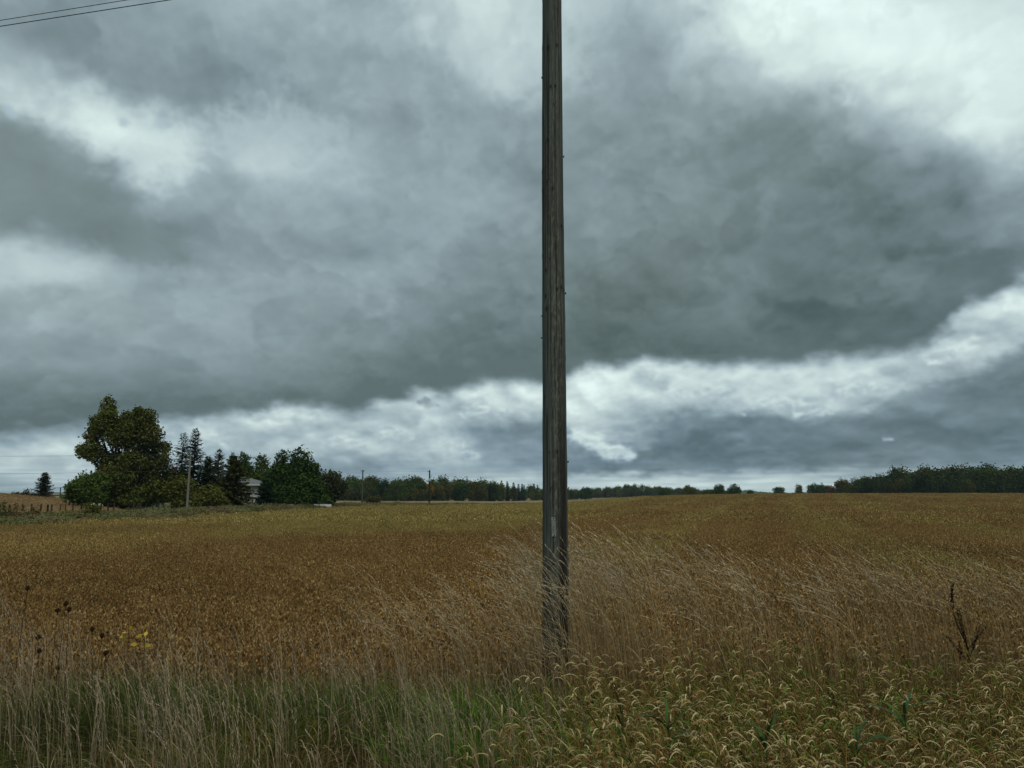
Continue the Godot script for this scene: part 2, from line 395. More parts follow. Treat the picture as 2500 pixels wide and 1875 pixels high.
func build() -> void:
	n_ground.seed = 77; n_ground.frequency = 0.08; n_ground.fractal_octaves = 3
	n_ground.noise_type = FastNoiseLite.TYPE_SIMPLEX_SMOOTH
	rng.seed = 4242
	M.leaf = matte("leaves", 0.8, 0.12)
	M.leaf.backlight_enabled = true
	M.leaf.backlight = Color(0.25, 0.25, 0.25)
	M.dry = matte("dry_grass", 0.85, 0.12)
	M.dry.backlight_enabled = true
	M.dry.backlight = Color(0.3, 0.3, 0.3)
	M.needle = matte("needles", 0.9, 0.08)
	M.wood = matte("bark", 0.95, 0.1)
	M.paint = matte("paint", 0.6, 0.4)
	M.metal = matte("metal", 0.45, 0.5)
	M.soil = matte("soil", 0.95, 0.08)
	make_ground()
	make_woods()
	make_field_trees()
	make_farm()
	make_fence()
	make_far_poles()
	make_crop()
	make_verge()
	make_pole()
	make_grasses()
	make_weeds()

# ------------------------------------------------------------------ ground
func ground_color(x: float, z: float) -> Color:
	var d := -z
	var t := x / maxf(d, 0.1)
	var n := n_ground.get_noise_2d(x * 1.3, z * 1.3)
	var c := Color(0.055, 0.042, 0.022)
	if d < 3.2:
		c = Color(0.16, 0.15, 0.13) if d > 1.6 else Color(0.055, 0.055, 0.056)
	elif d < 9.5:
		c = Color(0.045, 0.036, 0.02)
	elif d > curve_at(VERGE_FAR, t) and t < 0.08:
		c = Color(0.2, 0.16, 0.085)                      # stubble beyond the verge
		if t > -0.52 and t < -0.2 and d > 84.0 and d < 190.0:
			c = Color(0.06, 0.075, 0.03)                 # farm lawn
	elif d > 300.0:
		c = Color(0.16, 0.13, 0.06)
	else:
		c = Color(0.09, 0.058, 0.026)
	return c * (1.0 + 0.35 * n)

func make_ground() -> void:
	var b := Bag.new()
	var rings := PackedFloat32Array([0.0])
	var r := 1.2
	while r < 2600.0:
		rings.push_back(r)
		r *= 1.055
		r += 0.12
	var sides := 220
	for k in rings.size():
		for s in sides:
			var a := TAU * s / sides
			var p := Vector3(sin(a) * rings[k], 0, -cos(a) * rings[k])
			p.y = land(p.x, p.z)
			b.v.push_back(p)
			b.c.push_back(ground_color(p.x, p.z))
	for k in rings.size() - 1:
		for s in sides:
			var p := k * sides + s
			var q := k * sides + (s + 1) % sides
			b.i.append_array(PackedInt32Array([p, p + sides, q, q, p + sides, q + sides]))
	var g := part("ground", b.mesh(true), M.soil, self)
	g.set_meta("kind", "structure")

# ------------------------------------------------------------------ trees
func limb(b: Bag, a: Vector3, e: Vector3, r0: float, r1: float, bend: float, col: Color, sides := 5) -> void:
	var pts := PackedVector3Array()
	var rad := PackedFloat32Array()
	var off := Vector3(chance(-1, 1), chance(-0.4, 0.4), chance(-1, 1)) * bend
	for k in 5:
		var f := k / 4.0
		pts.push_back(a.lerp(e, f) + off * sin(f * PI))
		rad.push_back(lerpf(r0, r1, f))
	b.tube(pts, rad, col, sides)

func foliage(b: Bag, lobes: Array, per_m2: float, size: float, col: Color, autumn := Color(), share := 0.0, gaps := 0.18) -> void:   # lobes: [centre, radii]
	var top := -1e3
	var low := 1e3
	for l in lobes:
		top = maxf(top, l[0].y + l[1].y); low = minf(low, l[0].y - l[1].y)
	var off := Vector3(chance(-50, 50), chance(-50, 50), chance(-50, 50))
	for l in lobes:
		var c: Vector3 = l[0]
		var r: Vector3 = l[1]
		var area := 4.0 * PI * pow((pow(r.x * r.y, 1.6) + pow(r.x * r.z, 1.6) + pow(r.y * r.z, 1.6)) / 3.0, 1.0 / 1.6)
		for k in int(area * per_m2):
			var d := Vector3(rng.randfn(), rng.randfn(), rng.randfn()).normalized()
			var bump := n_fine.get_noise_3dv(d * 9.0 + off + c) 
			var f := (0.88 + 0.42 * bump) * (1.0 - 0.55 * pow(rng.randf(), 2.2))
			var p := c + d * r * f
			if n_fine.get_noise_3dv(p * (4.2 / maxf(size * 5.0, 1.0)) + off) < gaps * 2.0 - 0.6 + 0.0:
				continue
			var tone := 1.0 + 0.55 * n_fine.get_noise_3dv(p * 2.1 + off * 2.0) + chance(-0.18, 0.18)
			var cc := col * tone
			if share > 0.0:
				var w := clampf(n_fine.get_noise_3dv(p * 0.9 + off * 3.0) * 1.6 + share * 2.0 - 0.6 + sstep(low, top, p.y) * share, 0.0, 1.0)
				cc = cc.lerp(autumn * tone, w)
			for j in 3:
				var along := Vector3(rng.randfn(), rng.randfn() * 0.7 - 0.25, rng.randfn()).normalized()
				var side := along.cross(Vector3(rng.randfn(), rng.randfn(), rng.randfn())).normalized()
				var s := size * chance(0.6, 1.25)
				b.leaf(p + Vector3(rng.randfn(), rng.randfn(), rng.randfn()) * size * 0.45, along * s, side * s * 0.34, cc)

func broad_tree(root: Node3D, lobes: Array, trunk_r: float, per_m2: float, size: float, col: Color, autumn := Color(), share := 0.0, gaps := 0.18, crown_name := "crown") -> void:
	var f := Bag.new()
	foliage(f, lobes, per_m2, size, col, autumn, share, gaps)
	part(crown_name, f.mesh(), M.leaf, root)
	var w := Bag.new()
	var bark := Color(0.05, 0.042, 0.034)
	var low := 1e3
	var mid := Vector3.ZERO
	for l in lobes:
		low = minf(low, l[0].y); mid += l[0] / lobes.size()
	var fork := Vector3(mid.x * 0.3, low * 0.75, mid.z * 0.3)
	limb(w, Vector3(0, -0.2, 0), fork, trunk_r, trunk_r * 0.75, 0.05, bark, 8)
	for l in lobes:
		limb(w, fork, l[0] + Vector3(0, l[1].y * 0.5, 0), trunk_r * 0.55, trunk_r * 0.08, l[1].x * 0.15, bark)
		for k in 3:
			limb(w, l[0].lerp(fork, 0.35), l[0] + Vector3(chance(-1, 1), chance(0, 1), chance(-1, 1)) * l[1] * 0.85, trunk_r * 0.2, trunk_r * 0.04, 0.1, bark, 4)
	part("trunk", w.mesh(true), M.wood, root)

func conifer_bag(f: Bag, w: Bag, h: float, r: float, clear: float, gap: float, droop: float, thick: float, col: Color, size: float) -> void:
	var pts := PackedVector3Array([Vector3(0, -0.2, 0), Vector3(chance(-0.05, 0.05), h * 0.5, 0), Vector3(0, h, 0)])
	w.tube(pts, PackedFloat32Array([h * 0.014 + 0.03, h * 0.008 + 0.02, 0.015]), Color(0.045, 0.036, 0.028), 6)
	var y := clear
	while y < h - 0.05:
		var f0 := (y - clear) / (h - clear)
		var reach := r * pow(1.0 - f0, 0.8) * (0.65 + 0.35 * minf(1.0, f0 * 7.0)) + 0.08
		var n := int(lerpf(8.0, 4.0, f0))
		var turn := chance(0, TAU)
		for k in n:
			var a := turn + TAU * k / n + chance(-0.3, 0.3)
			var len := reach * chance(0.7, 1.15)
			var out := Vector3(cos(a), 0, sin(a))
			var rise := lerpf(-droop, 0.65, f0 * f0)
			var tip := Vector3(0, y + chance(-0.25, 0.25) * minf(len, 1.0), 0) + out * len + Vector3(0, len * rise, 0)
			var base := Vector3(0, y + chance(-0.2, 0.2), 0)
			if len > 0.5:
				w.tube(PackedVector3Array([base, tip]), PackedFloat32Array([0.012 + len * 0.01, 0.005]), Color(0.045, 0.036, 0.028), 4)
			var steps := maxi(2, int(len / size * 5.6 * thick))
			var tone := chance(0.75, 1.25)
			for s in steps:
				var q := (s + 0.6) / steps
				var p := base.lerp(tip, q) + Vector3(0, 0.10 * len * q * q, 0)
				for j in 3:
					var side := Vector3(-out.z, 0, out.x) * chance(-1, 1)
					var along := (out * chance(0.4, 1.0) + side + Vector3(0, chance(-0.55, 0.25), 0)).normalized()
					var across := along.cross(Vector3(chance(-0.5, 0.5), 1, chance(-0.5, 0.5))).normalized()
					var z := size * chance(0.7, 1.25) * (1.0 - 0.35 * q)
					f.leaf(p + Vector3(0, chance(-0.12, 0.1), 0), along * z, across * z * 0.24, col * tone * chance(0.75, 1.3))
		y += gap * lerpf(0.8, 0.5, f0) * chance(0.7, 1.2)

func conifer(root: Node3D, h: float, r: float, clear: float, gap: float, droop: float, thick: float, col: Color, size := 0.42) -> void:
	var f := Bag.new()
	var w := Bag.new()
	conifer_bag(f, w, h, r, clear, gap, droop, thick, col, size)
	part("crown", f.mesh(), M.needle, root)
	part("trunk", w.mesh(true), M.wood, root)

func round_lobes(h: float, w: float, n: int, low := 0.25) -> Array:
	h *= 1.07
	var l := [[Vector3(0, h * 0.56, 0), Vector3(w * 0.4, h * 0.43, w * 0.4)]]
	for k in n:
		var a := TAU * k / n + chance(-0.4, 0.4)
		var y := chance(low + 0.08, 0.78)
		var rr := w * 0.5 * (1.0 - 0.55 * absf(y - 0.45) * 2.0)
		l.append([Vector3(cos(a) * rr * 0.6, h * y, sin(a) * rr * 0.6), Vector3(w * chance(0.19, 0.28), h * chance(0.15, 0.22), w * chance(0.19, 0.28))])
	return l

func cone_lobes(h: float, w: float, n: int) -> Array:     # a leafy crown that narrows towards its top
	h *= 1.04
	var l := []
	for k in 5:
		var f := k / 4.0
		var r := w * 0.5 * pow(1.0 - 0.8 * f, 0.6)
		l.append([Vector3(chance(-0.2, 0.2), h * lerpf(0.2, 0.9, f), chance(-0.2, 0.2)), Vector3(r, h * 0.17, r)])
	for k in n:
		var f := chance(0.05, 0.75)
		var a := TAU * k / n + chance(-0.4, 0.4)
		var r := w * 0.48 * pow(1.0 - 0.8 * f, 0.6)
		l.append([Vector3(cos(a) * r * 0.75, h * lerpf(0.14, 0.9, f), sin(a) * r * 0.75), Vector3(r * 0.5 + 0.25, h * 0.13, r * 0.5 + 0.25)])
	return l

const DARK_GREEN := Color(0.044, 0.08, 0.02)
const LEAF_GREEN := Color(0.064, 0.1, 0.022)
const OLIVE := Color(0.1, 0.108, 0.024)
const RUST := Color(0.14, 0.065, 0.03)

func make_woods() -> void:
	var kinds := []
	for k in 6:
		var f := Bag.new()
		if k == 5:
			conifer_bag(f, f, 13.0, 2.3, 0.8, 0.7, 0.1, 0.7, Color(0.02, 0.034, 0.018), 0.9)
		else:
			foliage(f, round_lobes(12.5, 8.5, 8, 0.12), 1.15, 0.75, [DARK_GREEN, LEAF_GREEN, DARK_GREEN, OLIVE, LEAF_GREEN][k], RUST, [0.0, 0.0, 0.06, 0.1, 0.0][k], 0.1)
			limb(f, Vector3.ZERO, Vector3(0, 8, 0), 0.25, 0.1, 0.2, Color(0.04, 0.034, 0.028))
		kinds.append(f.mesh())
	wood("far_wood", "long dark wood across the field left of the big utility pole, touched with rust", kinds, [Vector2(-0.34, 400), Vector2(-0.21, 400), Vector2(-0.1, 410), Vector2(-0.03, 450), Vector2(0.02, 560), Vector2(0.07, 640), Vector2(0.1, 720)], [1.02, 1.08, 1.1, 1.08, 0.95, 0.85, 0.75], 4.6, 5, 0.35)
	wood("far_wood", "dense dark green wood behind the field at the right edge", kinds, [Vector2(0.415, 420), Vector2(0.44, 410), Vector2(0.46, 400), Vector2(0.48, 395), Vector2(0.53, 385), Vector2(0.6, 380), Vector2(0.8, 370), Vector2(0.95, 360)], [0.5, 0.72, 1.0, 1.2, 1.3, 1.35, 1.35, 1.3], 4.2, 5, 0.06)
	wood("far_wood", "low wooded rise on the skyline just right of the big utility pole", kinds, [Vector2(0.07, 860), Vector2(0.1, 850), Vector2(0.13, 830), Vector2(0.16, 810), Vector2(0.2, 800), Vector2(0.245, 790), Vector2(0.29, 780)], [0.7, 0.8, 1.05, 1.1, 0.9, 0.68, 0.5], 4.6, 5, 0.25)
	# blue hills on the horizon
	var b := Bag.new()
	var cols := 160
	for k in cols + 1:
		var t := lerpf(0.19, 0.52, k / float(cols))
		var d := 2300.0
		var f := 10.0 * (sstep(0.2, 0.3, t) * sstep(0.37, 0.30, t) + 0.75 * sstep(0.33, 0.44, t) * sstep(0.52, 0.47, t) + 0.15)
		f += n_fine.get_noise_2d(t * 900.0, 3.0) * 2.2 + absf(n_fine.get_noise_2d(t * 2600.0, 9.0)) * 2.0
		for row in 3:
			var p := Vector3(t * d, [-8.0, maxf(f, 0.0) + 1.0, -8.0][row], -d - row * 60.0)
			b.v.push_back(p)
			b.c.push_back(DARK_GREEN)
	for k in cols:
		for row in 2:
			var p := k * 3 + row
			b.i.append_array(PackedInt32Array([p, p + 1, p + 3, p + 3, p + 1, p + 4]))
	var hills := part("hills", b.mesh(), M.leaf, self)
	hills.set_meta("kind", "structure")

func wood(called: String, label: String, kinds: Array, line: Array, heights: Array, step: float, rows: int, conifers: float) -> void:
	var places := []
	var tints := []
	for k in kinds.size():
		places.append([])
		tints.append(PackedColorArray())
	var hs := []
	for k in line.size():
		hs.append(Vector2(line[k].x, heights[k]))
	var t: float = line[0].x
	while t < line[-1].x:
		var d := curve_at(line, t)
		for row in rows:
			var dd := d + row * chance(4.0, 6.5) + chance(0.0, 3.0)
			var tt := t + chance(-0.5, 0.5) * step / d
			var k := rng.randi() % 5
			if rng.randf() < conifers * sstep(-0.08, 0.0, tt) * (1.0 if tt < 0.09 else 0.2):
				k = 5
			var s := curve_at(hs, tt) * (0.74 + 0.1 * row / 2.0) * chance(0.76, 1.2)
			if row == 0 and rng.randf() < 0.5: s *= 0.72
			places[k].append(Transform3D(turned(chance(0, TAU), Vector3(s * chance(0.85, 1.2), s, s * chance(0.85, 1.2))), on_land(tt, dd, -0.5 * s)))
			var c := Color(1, 1, 1).lerp(Color(1.35, 1.2, 0.8), rng.randf() * rng.randf()) * chance(0.55, 1.05) * (0.8 if label.contains("right edge") else 1.0)
			if row > 0 and rng.randf() < 0.14 and label.contains("rust"):
				c = c * Color(2.0, 1.15, 0.95)
			elif rng.randf() < 0.15:
				c = c * Color(1.5, 1.35, 0.9)
			tints[k].push_back(c)
		t += step / d * chance(0.7, 1.3)
	var o := thing(called, label, "wood", Vector3.ZERO)
	o.set_meta("kind", "stuff")
	for k in kinds.size():
		if places[k].size():
			scatter("trees", kinds[k], M.leaf, places[k], tints[k], "", "", o)

func field_tree(label: String, t: float, d: float, top: float, w: float, col: Color, share := 0.0, base := -1.2) -> void:   # lone trees on the crest of the field; top = height above the eye
	var o := thing("field_tree", label, "tree", on_land(t, d), 0.0, "trees on the skyline beyond the field")
	var h: float = EYE + top + 0.7 - o.position.y
	broad_tree(o, round_lobes(h, w * 1.35, 8, 0.15), h * 0.022, 3.2, 0.55, col, RUST, share, 0.19)

func make_field_trees() -> void:
	var d := 430.0
	field_tree("dark round tree furthest left of the skyline trees, at the end of the wooded rise", 0.0945, 520.0, 3.6, 9.0, DARK_GREEN)
	field_tree("bushy dark tree on the skyline midway between utility pole and twin round trees", 0.196, d, 2.4, 5.5, DARK_GREEN)
	field_tree("slender leaning tree on the skyline left of the twin round trees", 0.228, d, 3.7, 6.0, OLIVE)
	field_tree("small hedge tree on the skyline close left of the twin round trees", 0.25, d, 1.5, 6.0, LEAF_GREEN)
	field_tree("left tree of the twin round dark trees alone on the skyline", 0.266, d, 4.6, 6.2, DARK_GREEN)
	field_tree("right tree of the twin round dark trees alone on the skyline", 0.2865, d, 4.8, 6.2, DARK_GREEN)
	field_tree("tiny dark shrub on the skyline just right of the twin round trees", 0.307, d, 1.5, 3.0, DARK_GREEN)
	field_tree("single flat-topped small tree in front of the blue hills", 0.344, d, 2.9, 5.8, DARK_GREEN)
	field_tree("thin open tree on the skyline leftmost of the row before the right wood", 0.3695, d, 4.4, 3.6, OLIVE)
	field_tree("dark round tree in the row before the right wood, beside the thin open one", 0.3885, d, 4.9, 5.6, DARK_GREEN)
	field_tree("second dark round tree in the row before the right wood", 0.399, d, 4.8, 4.8, DARK_GREEN)
	field_tree("rusty red tree in the row before the right wood", 0.409, d, 4.0, 5.4, RUST, 0.6)
	field_tree("orange-topped tree in the row before the right wood", 0.427, d, 7.4, 7.5, OLIVE, 0.32)
	field_tree("tall dark tree at the left end of the right wood", 0.443, d, 8.4, 6.4, DARK_GREEN)
	field_tree("tall bare-sided dark tree leaning on the left end of the right wood", 0.4545, d, 8.6, 5.6, DARK_GREEN)

# ------------------------------------------------------------------ farmstead
func farm_conifer(label: String, t: float, d: float, top: float, r: float, clear: float, gap: float, droop: float, thick: float, col: Color, size := 0.42) -> void:
	var o := thing("spruce_tree", label, "tree", on_land(t, d), chance(0, TAU), "conifers around the farmhouse")
	conifer(o, EYE + top - o.position.y, r, clear, gap, droop, thick, col, size)

func farm_tree(called: String, label: String, t: float, d: float, top: float, w: float, n: int, low: float, col: Color, share := 0.0, autumn := RUST, group := "leafy trees around the farmhouse", size := 0.36, per := 11.0) -> void:
	var o := thing(called, label, "tree" if called.ends_with("tree") else "bush", on_land(t, d), 0.0, group)
	var h: float = EYE + top - o.position.y
	broad_tree(o, cone_lobes(h, w, n) if called == "pointed_tree" else round_lobes(h, w, n, low), h * 0.022, per, size, col, autumn, share, 0.15)

func make_farm() -> void:
	# the big maple
	var at := on_land(-0.5, 110.0)
	var o := thing("maple_tree", "tallest tree, broad olive-green maple with two tops at the left of the farm", "tree", at)
	var g: float = at.y
	var lobes := []
	for l in [[-2.9, 14.7, 1.05, 1.6], [-2.2, 13.2, 1.3, 1.4], [-2.4, 12.0, 1.6, 1.6], [-4.5, 12.3, 1.1, 1.4], [-4.9, 10.6, 1.4, 1.4], [-5.8, 8.5, 1.3, 1.2], [-4.2, 8.2, 1.7, 1.4], [0.5, 12.9, 1.5, 1.6], [-0.6, 10.4, 2.3, 1.9],
			[3.3, 12.9, 1.35, 1.6], [3.8, 10.8, 1.7, 1.8], [2.0, 9.8, 2.1, 1.9], [4.3, 8.6, 1.5, 1.6], [5.2, 7.0, 1.2, 1.2], [-2.4, 7.0, 2.4, 1.7], [1.5, 7.0, 2.9, 1.8], [-0.5, 5.0, 3.3, 1.9], [3.9, 5.0, 2.2, 1.7], [-2.8, 4.6, 1.9, 1.4],
			[1.0, 2.9, 3.4, 1.4], [4.8, 3.0, 1.9, 1.3], [-2.2, 2.5, 2.5, 1.2], [-1.0, 1.5, 2.8, 1.0], [2.2, 1.5, 2.8, 1.0], [5.2, 1.8, 1.6, 0.9], [1.6, 14.2, 0.7, 0.5], [0.5, 11.6, 1.6, 1.4], [-1.4, 11.9, 1.5, 1.4], [1.9, 12.0, 1.4, 1.4], [-0.8, 13.2, 1.1, 1.1]]:
		lobes.append([Vector3(l[0], l[1] - g - 0.2, chance(-1.5, 1.5)), Vector3(l[2], l[3], l[2] * 1.05)])
	broad_tree(o, lobes, 0.42, 13.0, 0.36, Color(0.088, 0.104, 0.024), Color(0.2, 0.125, 0.03), 0.05, 0.05)
	farm_tree("round_bush", "dark green bush beneath the left side of the tall maple", -0.5465, 104.0, 2.6, 6.4, 7, 0.05, LEAF_GREEN)
	farm_tree("red_tree", "reddish autumn tree peeping out between the maple and the thin spruces", -0.437, 124.0, 4.4, 5.0, 5, 0.3, Color(0.15, 0.06, 0.05), 0.0)
	farm_conifer("thin ragged spruce, left one of the two tall spruces beside the maple", -0.4275, 109.0, 8.5, 2.9, 2.0, 0.6, 0.35, 0.5, Color(0.032, 0.05, 0.026), 0.5)
	farm_conifer("tallest spruce, pointed, right behind the pale slim utility pole", -0.412, 112.0, 9.4, 3.5, 1.0, 0.55, 0.3, 0.7, Color(0.03, 0.052, 0.025), 0.5)
	farm_tree("leafy_tree", "low olive leafy tree at the foot of the two tall spruces", -0.4255, 104.0, 2.4, 5.2, 6, 0.05, OLIVE)
	farm_conifer("dark bushy conifer right of the tallest spruce", -0.3935, 112.0, 5.3, 3.4, 0.2, 0.42, 0.25, 1.3, Color(0.045, 0.064, 0.025), 0.5)
	farm_tree("round_bush", "light olive bush in front of the farm conifers, right of the slim pole", -0.3895, 98.0, 1.0, 5.0, 6, 0.0, OLIVE)
	farm_conifer("narrow spruce with a sharp tip in the middle of the farm trees", -0.38, 116.0, 6.75, 2.6, 0.8, 0.5, 0.25, 1.0, Color(0.04, 0.054, 0.022))
	farm_conifer("second narrow spruce tip behind the broad olive conifer", -0.3625, 120.0, 6.3, 2.3, 0.8, 0.5, 0.25, 0.9, Color(0.032, 0.05, 0.022))
	farm_conifer("broad olive conifer with drooping boughs hiding the left of the farmhouse", -0.3605, 106.0, 5.2, 4.2, 0.3, 0.4, 0.28, 1.35, Color(0.078, 0.088, 0.024), 0.5)
	farm_tree("pointed_tree", "leafy tree rising behind the farmhouse roof", -0.3475, 138.0, 6.4, 6.8, 7, 0.2, DARK_GREEN)
	farm_tree("pointed_tree", "pointed leafy tree behind the right end of the farmhouse", -0.323, 136.0, 6.0, 6.6, 7, 0.2, LEAF_GREEN)
	farm_conifer("small dark blue-green spruce standing right of the farmhouse window", -0.3175, 106.0, 2.0, 2.2, 0.1, 0.33, 0.15, 1.5, Color(0.026, 0.06, 0.03))
	farm_tree("pointed_tree", "tall pointed leafy tree left of the largest dark tree, right of the farmhouse", -0.2995, 112.0, 5.4, 5.0, 9, 0.05, DARK_GREEN)
	farm_tree("pointed_tree", "large dark green tree, the biggest right of the farmhouse", -0.2735, 112.0, 5.7, 8.2, 14, 0.03, DARK_GREEN)
	farm_tree("leafy_tree", "wide greyish tree at the right end of the farm trees", -0.2395, 114.0, 3.3, 5.6, 8, 0.0, Color(0.062, 0.07, 0.034))
	# small spruce and odd things on the rise at the far left
	farm_conifer("small lone spruce on the brown rise at the far left", -0.6035, 134.0, 3.65, 1.95, 0.1, 0.32, 0.1, 1.25, Color(0.045, 0.06, 0.025))
	for q in [[-0.625, 133.0, 0.75, 1.6, "scrubby brown bush left of the lone small spruce on the rise", Color(0.06, 0.05, 0.03)], [-0.565, 132.0, 0.5, 2.0, "yellowing bush by the garden arch on the rise", Color(0.1, 0.09, 0.03)],
			[-0.574, 126.0, -0.35, 2.2, "low clipped hedge bush below the garden arch", DARK_GREEN], [-0.555, 120.0, -0.5, 2.4, "low dark hedge bush beside the white post", DARK_GREEN], [-0.612, 130.0, -0.1, 2.6, "low brown brush at the foot of the lone small spruce", Color(0.05, 0.04, 0.024)],
			[-0.637, 131.0, 0.2, 2.2, "thin dry brush on the crest of the rise, leftmost", Color(0.07, 0.06, 0.035)]]:
		farm_tree("small_bush", q[4], q[0], q[1], q[2], q[3], 4, 0.0, q[5], 0.0, RUST, "bushes on the rise at the left", 0.26, 9.0)
	# rail fence and arch on the rise
	var rail := thing("rail_fence", "dark rail fence between the lone spruce and the garden arch", "fence", on_land(-0.582, 131.0))
	for k in 3:
		var p := Bag.new()
		p.box(Vector3(-2.2 + k * 2.2, 1.05, 0), Vector3(0.12, 2.1, 0.12), Color(0.05, 0.045, 0.04))
		part("post", p.mesh(), M.wood, rail)
	for k in 3:
		var p := Bag.new()
		p.box(Vector3(0, [0.75, 1.15, 2.0][k], 0.09), Vector3(4.6, [0.16, 0.16, 0.07][k], 0.05), Color(0.05, 0.045, 0.04))
		part("rail", p.mesh(), M.wood, rail)
	var arch := thing("garden_arch", "dark open garden arch with a pointed top at the left of the maple", "arch", on_land(-0.5615, 131.0))
	for s in [-1.0, 1.0]:
		var p := Bag.new()
		p.box(Vector3(s * 1.0, 1.1, 0), Vector3(0.12, 2.2, 0.12), Color(0.04, 0.036, 0.032))
		part("post", p.mesh(), M.wood, arch)
		p = Bag.new()
		p.tube(PackedVector3Array([Vector3(s * 1.05, 2.15, 0), Vector3(0, 3.1, 0)]), PackedFloat32Array([0.07, 0.07]), Color(0.04, 0.036, 0.032))
		part("rafter", p.mesh(true), M.wood, arch)
	var stake := Bag.new()
	stake.box(Vector3(0, 0.6, 0), Vector3(0.14, 1.3, 0.14), Color(0.6, 0.6, 0.57))
	var so := part("white_post", stake.mesh(), M.paint, self)
	so.position = on_land(-0.5515, 116.0)
	tag(so, "short white post at the foot of the bush left of the maple", "post")
	for q in [[-0.538, "left white rounded boulder under the maple's low branches"], [-0.5295, "right white rounded boulder under the maple's low branches"]]:
		var sp := SphereMesh.new()
		sp.radius = 0.33; sp.height = 0.6; sp.radial_segments = 12; sp.rings = 7
		var bb := Bag.new()
		var arr := sp.get_mesh_arrays()
		for v in arr[Mesh.ARRAY_VERTEX]:
			bb.v.push_back(v * (1.0 + 0.25 * n_fine.get_noise_3dv(v * 6.0 + Vector3(q[0] * 99.0, 0, 0))))
			bb.c.push_back(Color(0.42, 0.41, 0.39))
		bb.i = arr[Mesh.ARRAY_INDEX]
		var so2 := part("white_boulder", bb.mesh(true), M.paint, self)
		so2.position = on_land(q[0], 99.0, 0.45)
		tag(so2, q[1], "boulder", "white boulders under the maple")
	# long low white board fences by the drive
	for q in [[-0.2435, 108.0, 2.4, "low white board lying along the drive under the right-end trees"], [-0.289, 108.0, 1.7, "low white board lying along the drive under the largest dark tree"]]:
		var p := thing("white_barrier", q[3], "barrier", on_land(q[0], q[1]), 0.05, "white barriers along the drive")
		var bd := Bag.new()
		bd.box(Vector3(0, 0.85, 0), Vector3(q[2], 0.35, 0.08), Color(0.66, 0.67, 0.66))
		part("board", bd.mesh(), M.paint, p)
		for s in [-1.0, 1.0]:
			var lg := Bag.new()
			lg.box(Vector3(s * q[2] * 0.42, 0.35, 0.09), Vector3(0.1, 0.95, 0.08), Color(0.5, 0.5, 0.5))
			part("leg", lg.mesh(), M.paint, p)
	house()

